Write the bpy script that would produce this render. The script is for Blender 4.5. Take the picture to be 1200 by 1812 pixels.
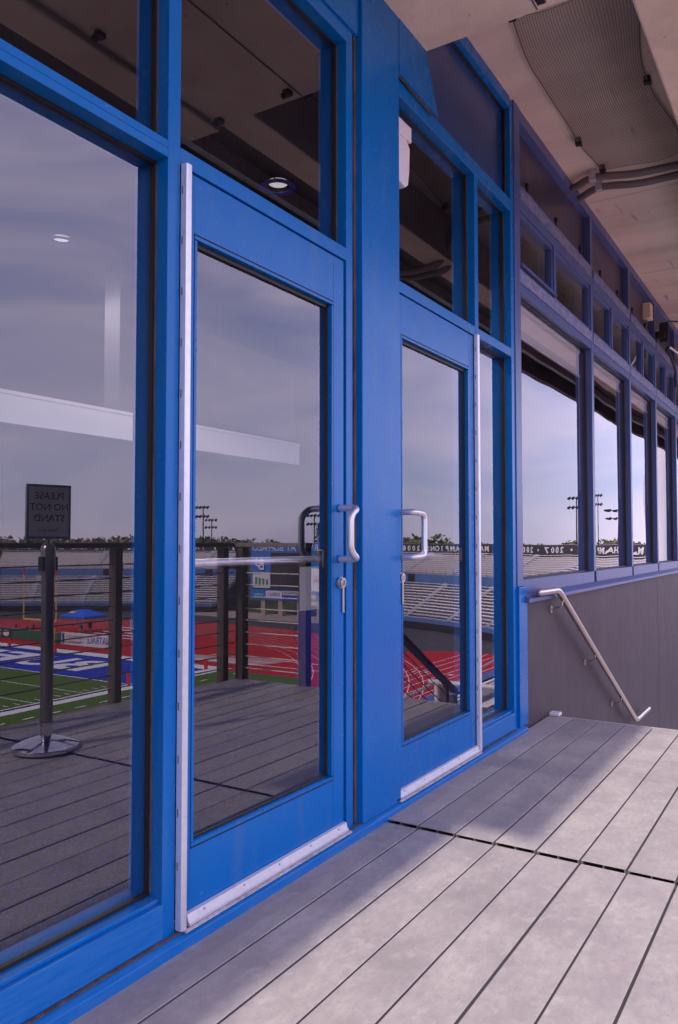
import bpy, bmesh, math, random
from mathutils import Vector, Matrix
random.seed(7)
S = bpy.context.scene
C = S.collection
for o in list(bpy.data.objects): bpy.data.objects.remove(o)

# ------------------------------------------------------------------ camera, sky, sun, exposure
PITCH = math.atan(53/1388); YAW = math.radians(32.0)
cd = bpy.data.cameras.new('camera'); cam = bpy.data.objects.new('camera', cd); C.objects.link(cam)
cam.location = (0, -1.54, 1.10)
ax = Vector((math.cos(YAW)*math.cos(PITCH), math.sin(YAW)*math.cos(PITCH), math.sin(PITCH)))
cam.rotation_euler = ax.to_track_quat('-Z', 'Y').to_euler()
cd.sensor_fit = 'VERTICAL'; cd.sensor_height = 23.5; cd.lens = 18.0
cd.clip_start = .02; cd.clip_end = 5000
S.camera = cam
SUN = Vector((-1.0, -.35, 1)).normalized()
w = bpy.data.worlds.new('World'); S.world = w; w.use_nodes = True
nt = w.node_tree; nt.nodes.clear()
out = nt.nodes.new('ShaderNodeOutputWorld'); bg = nt.nodes.new('ShaderNodeBackground')
sky = nt.nodes.new('ShaderNodeTexSky'); sky.sky_type = 'NISHITA'; sky.sun_disc = False
sky.sun_elevation = math.asin(SUN.z); sky.sun_rotation = math.atan2(SUN.x, SUN.y)
sky.air_density = 1.0; sky.dust_density = .25; sky.ozone_density = 1.0
tc = nt.nodes.new('ShaderNodeTexCoord'); mp = nt.nodes.new('ShaderNodeMapping')
mp.inputs['Scale'].default_value = (1.6, 2.2, 6.0); mp.inputs['Rotation'].default_value = (.2, .35, .4)
nz = nt.nodes.new('ShaderNodeTexNoise'); nz.inputs['Scale'].default_value = 1.5; nz.inputs['Detail'].default_value = 5
nz.inputs['Distortion'].default_value = .8
cr = nt.nodes.new('ShaderNodeValToRGB'); cr.color_ramp.elements[0].position = .36; cr.color_ramp.elements[1].position = .66
cr.color_ramp.elements[0].color = (0, 0, 0, 1); cr.color_ramp.elements[1].color = (.6, .6, .6, 1)
mx = nt.nodes.new('ShaderNodeMix'); mx.data_type = 'RGBA'
mx.inputs['B'].default_value = (10.8, 9.4, 11.6, 1)            # thin high cloud
L = nt.links.new
L(tc.outputs['Generated'], mp.inputs['Vector']); L(mp.outputs[0], nz.inputs['Vector']); L(nz.outputs['Fac'], cr.inputs[0])
L(cr.outputs[0], mx.inputs['Factor']); hz = nt.nodes.new('ShaderNodeMix'); hz.data_type = 'RGBA'; hz.inputs['Factor'].default_value = .62
hz.inputs['B'].default_value = (6.2, 6.1, 11.2, 1)          # even blue haze
L(sky.outputs[0], hz.inputs['A']); L(hz.outputs['Result'], mx.inputs['A']); L(mx.outputs['Result'], bg.inputs['Color'])
bg.inputs['Strength'].default_value = .15
L(bg.outputs[0], out.inputs[0])
sl = bpy.data.lights.new('sun', 'SUN'); so = bpy.data.objects.new('sun', sl); C.objects.link(so)
sl.energy = 3.1; sl.angle = math.radians(1.2); sl.color = (1, .90, .79)
so.rotation_euler = (-SUN).to_track_quat('-Z', 'Y').to_euler(); so.location = (0, -20, 30)
V = S.view_settings; V.view_transform = 'Standard'; V.look = 'None'; V.exposure = .58; V.gamma = 1
V.use_curve_mapping = False
S.render.engine = 'CYCLES'
S.cycles.max_bounces = 10; S.cycles.transparent_max_bounces = 16; S.cycles.glossy_bounces = 5
S.cycles.caustics_reflective = False; S.cycles.caustics_refractive = False
S.render.resolution_x = 678; S.render.resolution_y = 1024

# ------------------------------------------------------------------ materials
MATS = {}
def mat(name, col, rough=.6, metal=0, noise=0, nscale=20, bump=0, bscale=60, spec=.5, coat=0, stretch=(1,1,1), emit=None, col2=None, detail=6, nrough=0):
    if name in MATS: return MATS[name]
    m = bpy.data.materials.new(name); m.use_nodes = True; t = m.node_tree
    p = t.nodes['Principled BSDF']
    p.inputs['Base Color'].default_value = (*col, 1); p.inputs['Roughness'].default_value = rough
    p.inputs['Metallic'].default_value = metal; p.inputs['Specular IOR Level'].default_value = spec
    p.inputs['Coat Weight'].default_value = coat
    if emit: p.inputs['Emission Color'].default_value = (*emit[:3], 1); p.inputs['Emission Strength'].default_value = emit[3]
    if noise or bump or nrough:
        g = t.nodes.new('ShaderNodeTexCoord'); mpp = t.nodes.new('ShaderNodeMapping'); mpp.inputs['Scale'].default_value = stretch
        geo = t.nodes.new('ShaderNodeNewGeometry')
        t.links.new(geo.outputs['Position'], mpp.inputs['Vector'])
        n = t.nodes.new('ShaderNodeTexNoise'); n.inputs['Scale'].default_value = nscale; n.inputs['Detail'].default_value = detail
        n.inputs['Roughness'].default_value = .65
        t.links.new(mpp.outputs[0], n.inputs['Vector'])
        if noise:
            c2 = col2 if col2 else tuple(c*.45 for c in col)
            mr = t.nodes.new('ShaderNodeMapRange'); mr.inputs['From Min'].default_value = .35; mr.inputs['From Max'].default_value = .68
            mr.inputs['To Max'].default_value = noise
            t.links.new(n.outputs['Fac'], mr.inputs['Value'])
            x = t.nodes.new('ShaderNodeMix'); x.data_type = 'RGBA'
            x.inputs['A'].default_value = (*col, 1); x.inputs['B'].default_value = (*c2, 1)
            t.links.new(mr.outputs[0], x.inputs['Factor']); t.links.new(x.outputs['Result'], p.inputs['Base Color'])
        if nrough:
            mr2 = t.nodes.new('ShaderNodeMapRange'); mr2.inputs['To Min'].default_value = rough-nrough; mr2.inputs['To Max'].default_value = rough+nrough
            t.links.new(n.outputs['Fac'], mr2.inputs['Value']); t.links.new(mr2.outputs[0], p.inputs['Roughness'])
        if bump:
            n2 = t.nodes.new('ShaderNodeTexNoise'); n2.inputs['Scale'].default_value = bscale; n2.inputs['Detail'].default_value = 4
            t.links.new(mpp.outputs[0], n2.inputs['Vector'])
            b = t.nodes.new('ShaderNodeBump'); b.inputs['Strength'].default_value = bump; b.inputs['Distance'].default_value = .01
            t.links.new(n2.outputs['Fac'], b.inputs['Height']); t.links.new(b.outputs[0], p.inputs['Normal'])
    MATS[name] = m; return m

def wear(m, col, scale, stretch, lo, hi, amt):
    t = m.node_tree; p = t.nodes['Principled BSDF']; N = t.nodes.new; l = t.links.new
    g = N('ShaderNodeNewGeometry'); mp_ = N('ShaderNodeMapping'); mp_.inputs['Scale'].default_value = stretch
    n_ = N('ShaderNodeTexNoise'); n_.inputs['Scale'].default_value = scale; n_.inputs['Detail'].default_value = 3
    l(g.outputs['Position'], mp_.inputs['Vector']); l(mp_.outputs[0], n_.inputs['Vector'])
    r_ = N('ShaderNodeMapRange'); r_.inputs['From Min'].default_value = lo; r_.inputs['From Max'].default_value = hi; r_.inputs['To Max'].default_value = amt
    l(n_.outputs['Fac'], r_.inputs['Value'])
    x_ = N('ShaderNodeMix'); x_.data_type = 'RGBA'; x_.inputs['B'].default_value = (*col, 1)
    old = p.inputs['Base Color'].links[0].from_socket; l(old, x_.inputs['A']); l(r_.outputs[0], x_.inputs['Factor']); l(x_.outputs['Result'], p.inputs['Base Color'])
def glass(name, f0, tint, wave=0, wscale=1.2):
    m = bpy.data.materials.new(name); m.use_nodes = True; t = m.node_tree; t.nodes.clear()
    N = t.nodes.new; l = t.links.new
    o = N('ShaderNodeOutputMaterial'); tr = N('ShaderNodeBsdfTransparent'); gl = N('ShaderNodeBsdfGlossy'); x = N('ShaderNodeMixShader')
    tr.inputs[0].default_value = (*tint, 1); gl.inputs['Roughness'].default_value = 0; gl.inputs['Color'].default_value = (.97, .95, 1, 1)
    g = N('ShaderNodeNewGeometry'); d = N('ShaderNodeVectorMath'); d.operation = 'DOT_PRODUCT'
    l(g.outputs['Normal'], d.inputs[0]); l(g.outputs['Incoming'], d.inputs[1])
    a = N('ShaderNodeMath'); a.operation = 'ABSOLUTE'; l(d.outputs['Value'], a.inputs[0])
    s = N('ShaderNodeMath'); s.operation = 'SUBTRACT'; s.inputs[0].default_value = 1; l(a.outputs[0], s.inputs[1])
    p = N('ShaderNodeMath'); p.operation = 'POWER'; p.inputs[1].default_value = 4.8; l(s.outputs[0], p.inputs[0])
    mr = N('ShaderNodeMapRange'); mr.inputs['To Min'].default_value = f0; mr.inputs['To Max'].default_value = 1
    l(p.outputs[0], mr.inputs['Value']); l(mr.outputs[0], x.inputs[0]); l(tr.outputs[0], x.inputs[1]); l(gl.outputs[0], x.inputs[2])
    if wave:
        n = N('ShaderNodeTexNoise'); n.inputs['Scale'].default_value = wscale; n.inputs['Detail'].default_value = 0
        l(g.outputs['Position'], n.inputs['Vector'])
        b = N('ShaderNodeBump'); b.inputs['Strength'].default_value = 1; b.inputs['Distance'].default_value = wave
        l(n.outputs['Fac'], b.inputs['Height']); l(b.outputs[0], gl.inputs['Normal'])
    df = N('ShaderNodeBsdfDiffuse'); df.inputs['Color'].default_value = (.75, .72, .72, 1); x2 = N('ShaderNodeMixShader')
    nd_ = N('ShaderNodeTexNoise'); nd_.inputs['Scale'].default_value = 2.3; nd_.inputs['Detail'].default_value = 9; nd_.inputs['Roughness'].default_value = .7
    l(g.outputs['Position'], nd_.inputs['Vector'])
    dm = N('ShaderNodeMapRange'); dm.inputs['From Min'].default_value = .42; dm.inputs['From Max'].default_value = .78; dm.inputs['To Max'].default_value = .012
    l(nd_.outputs['Fac'], dm.inputs['Value']); l(dm.outputs[0], x2.inputs[0]); l(x.outputs[0], x2.inputs[1]); l(df.outputs[0], x2.inputs[2])
    l(x2.outputs[0], o.inputs[0]); MATS[name] = m; return m

def clear(name, col):
    m = bpy.data.materials.new(name); m.use_nodes = True; t = m.node_tree; t.nodes.clear()
    o = t.nodes.new('ShaderNodeOutputMaterial'); tr = t.nodes.new('ShaderNodeBsdfTransparent'); tr.inputs[0].default_value = (*col, 1)
    t.links.new(tr.outputs[0], o.inputs[0]); MATS[name] = m; return m

M_BLUE = mat('blue_paint', (.0, .14, .46), .27, noise=.35, nscale=3, col2=(.0, .12, .40), nrough=.07, spec=.28)
wear(M_BLUE, (.45, .5, .62), 120, (.35, 1, 1), .72, .77, .3); wear(M_BLUE, (.06, .16, .36), 4, (3, 3, .5), .52, .75, .45)
M_BLUED = mat('blue_paint_scuffed', (.0, .14, .46), .33, noise=.3, nscale=60, col2=(.10, .24, .50), stretch=(.15,1,1.5), spec=.33)
M_PURP = mat('faded_blue_paint', (.06, .09, .255), .33, noise=.5, nscale=9, col2=(.095, .12, .29), spec=.4, stretch=(1,1,.4))
M_CHALK = mat('chalked_blue_paint', (.085, .10, .25), .55, noise=.7, nscale=22, col2=(.33, .30, .42), stretch=(.5,1,1.4))
M_SPAN = mat('dark_blue_spandrel', (.012, .05, .19), .22, spec=.6)
M_SPANP = mat('dark_purple_spandrel', (.05, .04, .085), .35, spec=.5, noise=.4, nscale=5)
M_GREY = mat('grey_panel', (.058, .041, .049), .55, spec=.25, noise=.8, nscale=5, col2=(.085, .062, .073), bump=.02, bscale=300, stretch=(1,1,.8), detail=10)
wear(M_GREY, (.11, .085, .095), 1.1, (1.6, 1.6, .25), .45, .75, .35); wear(M_GREY, (.25, .21, .21), 60, (1, 1, 1), .72, .78, .5)
M_ALU = mat('satin_aluminium', (.80, .77, .82), .38, metal=.55, noise=.2, nscale=40)
M_ALUD = mat('dirty_aluminium', (.62, .58, .62), .5, metal=.3, noise=.9, nscale=45, col2=(.3, .27, .28))
M_STEEL = mat('brushed_steel', (.62, .55, .52), .3, metal=1, bump=.03, bscale=200)
M_STEELB = mat('matt_nickel', (.72, .69, .73), .42, metal=.8)
M_CHROME = mat('polished_steel', (.72, .66, .66), .1, metal=1)
M_DSTEEL = mat('dark_steel', (.30, .27, .28), .3, metal=.9)
M_BLACK = mat('black_rubber', (.012, .009, .010), .5)
M_SEAL = mat('brown_sealant', (.16, .10, .09), .8, noise=.8, nscale=50, col2=(.03, .02, .02), stretch=(1,1,.2))
M_CONC = mat('concrete', (.88, .70, .52), .85, spec=.1, noise=.8, nscale=1.5, col2=(.54, .41, .33), bump=.25, bscale=35, detail=10)
M_CONCB = mat('formed_concrete', (.84, .65, .51), .85, spec=.1, noise=.8, nscale=1.8, col2=(.54, .405, .33), bump=.35, bscale=28, stretch=(1,.15,1), detail=8)
wear(M_CONC, (.22, .17, .15), 30, (1, 1, 1), .70, .77, .7); wear(M_CONCB, (.24, .18, .16), 7, (.3, 2, 1), .64, .76, .6)
M_SOFF = mat('black_soffit', (.018, .015, .018), .6)
M_POST = mat('bronze_post_paint', (.14, .105, .092), .5, noise=.4, nscale=12)
M_CABLE = mat('steel_cable_backlit_tone', (.12, .11, .11), .5, metal=.3); M_CABLEL = mat('steel_cable_sunlit_tone', (.7, .66, .66), .45, metal=.3)  # same steel cable twice: backlit dark and sunlit pale painted into the colour
M_NET = mat('brown_net_cord', (.19, .135, .11), .9)
M_COND = mat('grey_brown_conduit', (.17, .13, .125), .6, bump=.2, bscale=200)
M_WHITE = mat('white_plastic', (.74, .68, .72), .5)
M_WALLW = mat('white_wall_paint', (.66, .63, .65), .7)
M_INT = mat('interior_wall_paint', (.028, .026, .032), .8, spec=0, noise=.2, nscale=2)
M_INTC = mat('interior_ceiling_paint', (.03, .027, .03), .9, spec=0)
M_SHADE = mat('shade_fabric', (.72, .66, .67), .8, bump=.05, bscale=400)
M_PAPER = mat('paper', (.26, .255, .25), .8)
M_LENS = mat('lamp_lens', (.8, .8, .8), .4, emit=(1, .95, .9, .4))
M_WOODR = mat('dark_gap', (.01, .01, .01), .9)

# carpet: dark with blue flecks
m = bpy.data.materials.new('carpet'); m.use_nodes = True; t = m.node_tree; p = t.nodes['Principled BSDF']; p.inputs['Roughness'].default_value = 1; p.inputs['Specular IOR Level'].default_value = 0
g = t.nodes.new('ShaderNodeNewGeometry'); v = t.nodes.new('ShaderNodeTexNoise'); v.inputs['Scale'].default_value = 130; v.inputs['Detail'].default_value = 3
r = t.nodes.new('ShaderNodeValToRGB'); e = r.color_ramp.elements; e[0].position = .45; e[0].color = (.014, .011, .013, 1); e[1].position = .62; e[1].color = (.022, .045, .22, 1)
t.links.new(g.outputs['Position'], v.inputs['Vector']); t.links.new(v.outputs['Fac'], r.inputs[0]); t.links.new(r.outputs[0], p.inputs['Base Color'])
M_CARPET = m

# deck composite: grey-pink board with long fine grain, blotches and pale scuffs
def deck_mat():
    m = bpy.data.materials.new('composite_deck_board'); m.use_nodes = True; t = m.node_tree; p = t.nodes['Principled BSDF']
    N = t.nodes.new; l = t.links.new
    p.inputs['Roughness'].default_value = .62; p.inputs['Specular IOR Level'].default_value = .35
    g = N('ShaderNodeNewGeometry'); oi = N('ShaderNodeObjectInfo')
    def noi(sc, st, det=6, ro=.6):
        mp = N('ShaderNodeMapping'); mp.inputs['Scale'].default_value = st; n = N('ShaderNodeTexNoise')
        n.inputs['Scale'].default_value = sc; n.inputs['Detail'].default_value = det; n.inputs['Roughness'].default_value = ro
        l(g.outputs['Position'], mp.inputs['Vector']); l(mp.outputs[0], n.inputs['Vector']); return n
    def mixc(a, b, f):
        x = N('ShaderNodeMix'); x.data_type = 'RGBA'
        for k, v in (('A', a), ('B', b)):
            if isinstance(v, tuple): x.inputs[k].default_value = (*v, 1)
            else: l(v, x.inputs[k])
        l(f, x.inputs['Factor']); return x.outputs['Result']
    def mr(v, a, b, lo, hi):
        x = N('ShaderNodeMapRange'); x.inputs['From Min'].default_value = a; x.inputs['From Max'].default_value = b
        x.inputs['To Min'].default_value = lo; x.inputs['To Max'].default_value = hi; l(v, x.inputs['Value']); return x.outputs[0]
    blot = noi(4.5, (1, 1.2, 1), 9, .7); grain = noi(60, (.5, 1, 1), 3); scuff = noi(11, (1.2, 1.6, 1), 10, .72)
    c = mixc((.315, .275, .27), (.42, .368, .35), mr(blot.outputs['Fac'], .38, .64, 0, 1))
    c = mixc(c, (.25, .22, .228), mr(grain.outputs['Fac'], .42, .70, 0, .4))
    c = mixc(c, (.52, .46, .43), mr(scuff.outputs['Fac'], .54, .70, 0, .6))
    spk = noi(170, (1, 1, 1), 2)
    c = mixc(c, (.18, .155, .165), mr(spk.outputs['Fac'], .60, .74, 0, .6))
    smd = noi(1.6, (.6, 1, 1), 4)
    c = mixc(c, (.27, .235, .25), mr(smd.outputs['Fac'], .5, .74, 0, .35))
    hs = N('ShaderNodeHueSaturation'); l(c, hs.inputs['Color']); l(mr(oi.outputs['Random'], 0, 1, .9, 1.08), hs.inputs['Value'])
    l(hs.outputs[0], p.inputs['Base Color'])
    b = N('ShaderNodeBump'); b.inputs['Strength'].default_value = .12; b.inputs['Distance'].default_value = .002
    l(grain.outputs['Fac'], b.inputs['Height']); l(b.outputs[0], p.inputs['Normal'])
    return m
M_DECK = deck_mat()
M_GLASS = glass('storefront_glass', .138, (.84, .84, .88), wave=.00025, wscale=2.2)
M_GLASS2 = glass('old_window_glass', .14, (.88, .88, .90), wave=.0019, wscale=1.7)
M_CLEAR = clear('glass_inner_face', (.97, .97, .97))

# ------------------------------------------------------------------ mesh helpers
class MB:
    def __init__(s): s.v = []; s.f = []; s.mi = []
    def box(s, x0, x1, y0, y1, z0, z1, mi=0):
        i = len(s.v)
        s.v += [(x0,y0,z0),(x1,y0,z0),(x1,y1,z0),(x0,y1,z0),(x0,y0,z1),(x1,y0,z1),(x1,y1,z1),(x0,y1,z1)]
        s.f += [(i,i+3,i+2,i+1),(i+4,i+5,i+6,i+7),(i,i+1,i+5,i+4),(i+1,i+2,i+6,i+5),(i+2,i+3,i+7,i+6),(i+3,i,i+4,i+7)]
        s.mi += [mi]*6; return s
    def quad(s, a, b, c, d, mi=0):
        i = len(s.v); s.v += [a, b, c, d]; s.f.append((i,i+1,i+2,i+3)); s.mi.append(mi); return s
    def poly(s, pts, mi=0):
        i = len(s.v); s.v += list(pts); s.f.append(tuple(range(i, i+len(pts)))); s.mi.append(mi); return s
    def prism(s, pts, axis, a, b):
        # extrude 2-D outline along an axis ('x','y','z') from a to b
        def P(q, t): return {'x': (t, q[0], q[1]), 'y': (q[0], t, q[1]), 'z': (q[0], q[1], t)}[axis]
        n = len(pts); i = len(s.v)
        s.v += [P(q, a) for q in pts] + [P(q, b) for q in pts]
        s.f += [tuple(range(i+n-1, i-1, -1)), tuple(range(i+n, i+2*n))]
        s.f += [(i+k, i+(k+1) % n, i+n+(k+1) % n, i+n+k) for k in range(n)]
        s.mi += [0]*(n+2); return s
    def tube(s, pts, r, n=10, cap=True):
        pts = [Vector(p) for p in pts]; rs = r if isinstance(r, (list, tuple)) else [r]*len(pts)
        i0 = len(s.v); ref = None
        for k, p in enumerate(pts):
            d = ((pts[min(k+1, len(pts)-1)]-p).normalized() + (p-pts[max(k-1, 0)]).normalized())
            if d.length < 1e-6: d = Vector((0, 0, 1))
            d.normalize()
            if ref is None: ref = d.orthogonal().normalized()
            ref = (ref - d*ref.dot(d)).normalized(); b = d.cross(ref)
            s.v += [tuple(p + (ref*math.cos(2*math.pi*j/n) + b*math.sin(2*math.pi*j/n))*rs[k]) for j in range(n)]
        for k in range(len(pts)-1):
            a = i0+k*n
            for j in range(n): s.f.append((a+j, a+(j+1) % n, a+n+(j+1) % n, a+n+j)); s.mi.append(0)
        if cap:
            s.f.append(tuple(range(i0+n-1, i0-1, -1))); e = i0+(len(pts)-1)*n; s.f.append(tuple(range(e, e+n))); s.mi += [0, 0]
        return s
    def lathe(s, prof, cx, cy, n=24, z0=0):
        i0 = len(s.v)
        for (r, z) in prof: s.v += [(cx+r*math.cos(2*math.pi*j/n), cy+r*math.sin(2*math.pi*j/n), z0+z) for j in range(n)]
        for k in range(len(prof)-1):
            a = i0+k*n
            for j in range(n): s.f.append((a+j, a+(j+1) % n, a+n+(j+1) % n, a+n+j)); s.mi.append(0)
        s.f.append(tuple(range(i0+n-1, i0-1, -1))); e = i0+(len(prof)-1)*n; s.f.append(tuple(range(e, e+n))); s.mi += [0, 0]
        return s
    def arc(s, cx, cy, prof, p0, p1, n):
        # sweep closed (r, z) profile along an arc, angles in degrees
        m = len(prof); i0 = len(s.v)
        for k in range(n+1):
            a = math.radians(p0+(p1-p0)*k/n)
            s.v += [(cx+r*math.cos(a), cy+r*math.sin(a), z) for r, z in prof]
        for k in range(n):
            for j in range(m): s.f.append((i0+k*m+j, i0+k*m+(j+1) % m, i0+(k+1)*m+(j+1) % m, i0+(k+1)*m+j)); s.mi.append(0)
        s.f.append(tuple(range(i0, i0+m))); e = i0+n*m; s.f.append(tuple(range(e+m-1, e-1, -1))); s.mi += [0, 0]
        return s
    def build(s, name, mats, parent=None, smooth=False, bevel=0, **kw):
        me = bpy.data.meshes.new(name); me.from_pydata([tuple(a) for a in s.v], [], s.f)
        for mm in (mats if isinstance(mats, (list, tuple)) else [mats]): me.materials.append(mm)
        if len(me.materials) > 1: me.polygons.foreach_set('material_index', s.mi)
        bm = bmesh.new(); bm.from_mesh(me); bmesh.ops.recalc_face_normals(bm, faces=bm.faces); bm.to_mesh(me); bm.free()
        if smooth: me.shade_smooth() if hasattr(me, 'shade_smooth') else None
        o = bpy.data.objects.new(name, me); C.objects.link(o)
        if parent:
            o.parent = parent; o.matrix_parent_inverse = parent.matrix_world.inverted() if False else Matrix.Translation(-parent.location) if parent.parent is None else Matrix.Identity(4)
        if smooth:
            md = o.modifiers.new('edge_split', 'EDGE_SPLIT'); md.split_angle = math.radians(40)
        if bevel:
            md = o.modifiers.new('bevel', 'BEVEL'); md.width = bevel; md.segments = 2; md.limit_method = 'ANGLE'; md.angle_limit = math.radians(50)
        for k, q in kw.items(): o[k] = q
        return o
def B(x0, x1, y0, y1, z0, z1): return MB().box(x0, x1, y0, y1, z0, z1)
def tag(o, label=None, category=None, group=None, kind=None):
    if label: o['label'] = label
    if category: o['category'] = category
    if group: o['group'] = group
    if kind: o['kind'] = kind
    return o
def empty(name, loc, label=None, category=None, group=None, kind=None):
    o = bpy.data.objects.new(name, None); C.objects.link(o); o.location = loc; o.empty_display_size = .1
    return tag(o, label, category, group, kind)
def dup(root, delta, label=None, rotz=0):
    r = root.copy(); C.objects.link(r); r.location = root.location + Vector(delta); r.rotation_euler.z += rotz
    if label: r['label'] = label
    for ch in list(root.children):
        c = ch.copy(); C.objects.link(c); c.parent = r; c.matrix_parent_inverse = ch.matrix_parent_inverse.copy()
        for gch in list(ch.children):
            d = gch.copy(); C.objects.link(d); d.parent = c; d.matrix_parent_inverse = gch.matrix_parent_inverse.copy()
    return r
_tc = {}
def text_data(body, size, extrude=.004, offset=0, spacing=1.0, res=3):
    key = (body, size, extrude, offset, spacing)
    if key in _tc: return _tc[key]
    cu = bpy.data.curves.new('t', 'FONT'); cu.body = body; cu.size = size; cu.extrude = extrude; cu.offset = offset
    cu.align_x = 'CENTER'; cu.align_y = 'CENTER'; cu.space_character = spacing; cu.resolution_u = res
    o = bpy.data.objects.new('t', cu); C.objects.link(o); bpy.context.view_layer.update()
    me = bpy.data.meshes.new_from_object(o.evaluated_get(bpy.context.evaluated_depsgraph_get()))
    bpy.data.objects.remove(o); bpy.data.curves.remove(cu); _tc[key] = me; return me
def text(name, body, size, material, loc, xdir, updir, parent=None, width=None, **k):
    me = text_data(body, size, **k).copy(); me.materials.clear(); me.materials.append(material)
    o = bpy.data.objects.new(name, me); C.objects.link(o)
    x = Vector(xdir).normalized(); u = Vector(updir).normalized(); n = x.cross(u)
    sx = 1.0
    if width:
        xs = [q.co.x for q in me.vertices]; sx = width/(max(xs)-min(xs))
    mw = Matrix(((x.x*sx, u.x, n.x, loc[0]), (x.y*sx, u.y, n.y, loc[1]), (x.z*sx, u.z, n.z, loc[2]), (0,0,0,1)))
    if parent:
        o.parent = parent
        off = parent.location if parent.parent is None else Vector((0,0,0))
        o.matrix_parent_inverse = Matrix.Translation(-off)
    o.matrix_basis = mw
    return o

# ------------------------------------------------------------------ deck (structure) with single boards
M_GAPSHADE = mat('board_gap_shade', (.17, .145, .15), .9)  # board sides and webs coloured darker to paint shade into the gaps
deck = empty('deck', (2, -1.2, 0), kind='structure')
PIT = .1555; GAPX = 2.785
def board_mesh(length):
    # hollow two-chamber composite board, runs along +x from 0, y from 0 to -W, top at z=0
    W, T, k = .1478, .030, .0022
    b = MB()
    b.prism([(0,-.0015),(-.0015,0),(-W+.0015,0),(-W,-.0015),(-W,-k-.001),(0,-k-.001)], 'x', 0, length)
    b.mi = [0]*len(b.f); b.mi[-2] = 0
    b.box(0, length, -W, 0, -T, -T+k, 1)
    for y in (-k, -W/2+k/2, -W+2*k-k): b.box(0, length, y-k if y > -.1 else y, y if y > -.1 else y+k, -T+k+.0002, -k-.0012, 1)
    return b
def add_board(me, x, y, z):
    o = bpy.data.objects.new('deck_board', me); C.objects.link(o); o.location = (x, y, z); o.parent = deck
    o.matrix_parent_inverse = Matrix.Translation(-deck.location); return o
near = board_mesh(4.5+GAPX-.010).build('deck_board', [M_DECK, M_GAPSHADE]); far = board_mesh(4.97-GAPX).build('deck_board', [M_DECK, M_GAPSHADE])
nm, fm = near.data, far.data; bpy.data.objects.remove(near); bpy.data.objects.remove(far)
for i in range(16):
    add_board(nm, -4.5, -.012-PIT*i+random.uniform(-.001, .001), -.009+random.uniform(-.0015, .0005))
    add_board(fm, GAPX+random.uniform(-.003, .003), -.010-PIT*i+random.uniform(-.001, .001), random.uniform(-.0015, .0012))
sub = MB()
for k in range(-9, 10): sub.box(k*.5+.1, k*.5+.14, -2.5, .02, -.25, -.056)
sub.box(-4.5, 4.9, -2.5, .04, -.30, -.255)  # dark sheet laid below the joists so the board gaps look shaded
sub.box(GAPX-.075, GAPX-.035, -2.5, .02, -.25, -.0545); sub.box(GAPX+.05, GAPX+.09, -2.5, .02, -.25, -.0345)
sub.build('joists_and_gap_sheet', M_SOFF, deck)
B(-4.5, 5.0, -2.585, -2.508, -.24, -.012).build('edge_trim', M_POST, deck)
B(4.972, 5.0, -2.5, -.03, -.16, -.003).build('end_nosing', M_ALUD, deck, bevel=.002)
B(4.955, 5.02, -.075, -.012, 0.002, .022).build('end_cap', M_WHITE, deck, bevel=.004)

# stair going down along the wall
stair = empty('stair', (6, -.8, -1.4), kind='structure')
for i in range(8):
    x = 5.02+.29*i; z = -.165*(i+1)
    B(x, x+.285, -1.62, -.03, z-.04, z).build('stair_tread', M_DECK, stair)
    B(x-.012, x-.001, -1.62, -.03, z+.002, z+.122).build('stair_riser', M_SOFF, stair)
B(7.36, 12.0, -2.6, -.03, -1.52, -1.485).build('landing', M_DECK, stair)

# ------------------------------------------------------------------ ceiling / roof slabs (structure)
ceil = empty('ceiling', (3, -1, 3.5), kind='structure')
B(-14, 3.18, -1.08, .30, 3.34, 3.9).build('concrete_slab', M_CONC, ceil)
B(-14, 3.18, -1.30, -1.083, 3.31, 3.85).build('concrete_beam', M_CONC, ceil, bevel=.012)
B(-14, -.50, -1.49, -1.303, 3.36, 3.85).build('black_soffit_panel', M_SOFF, ceil)
B(-.497, 3.18, -1.70, -1.303, 3.38, 3.85).build('black_soffit_panel', M_SOFF, ceil)
B(3.183, 30, -.88, .30, 3.72, 3.95).build('concrete_slab', M_CONCB, ceil)
B(3.183, 30, -1.10, -.883, 3.36, 3.95).build('concrete_beam', M_CONC, ceil, bevel=.012)
B(3.183, 30, -1.70, -1.103, 3.61, 3.95).build('dark_soffit_panel', mat('brown_soffit', (.07, .05, .045), .7), ceil)
B(-.497, 3.18, -1.78, -1.703, 3.36, 3.96).build('edge_beam', M_SOFF, ceil)
B(3.183, 30, -1.78, -1.703, 3.36, 3.96).build('edge_beam', mat('edge_beam_grey', (.13, .10, .10), .7), ceil)
B(3.3, 30, -1.60, -1.54, 3.50, 3.605).build('soffit_strip', M_ALUD, ceil)
for k in range(6): B(3.19+k*1.9+2.9, 3.19+k*1.9+2.902, -.87, -.02, 3.7185, 3.721).build('form_joint', M_COND, ceil)
for k, xx in enumerate((.3, 1.75)): B(xx, xx+.006, -1.07, 0, 3.336, 3.341).build('form_joint', M_COND, ceil)
B(-6, 3.17, -.545, -.539, 3.336, 3.341).build('form_joint', M_COND, ceil)

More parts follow.
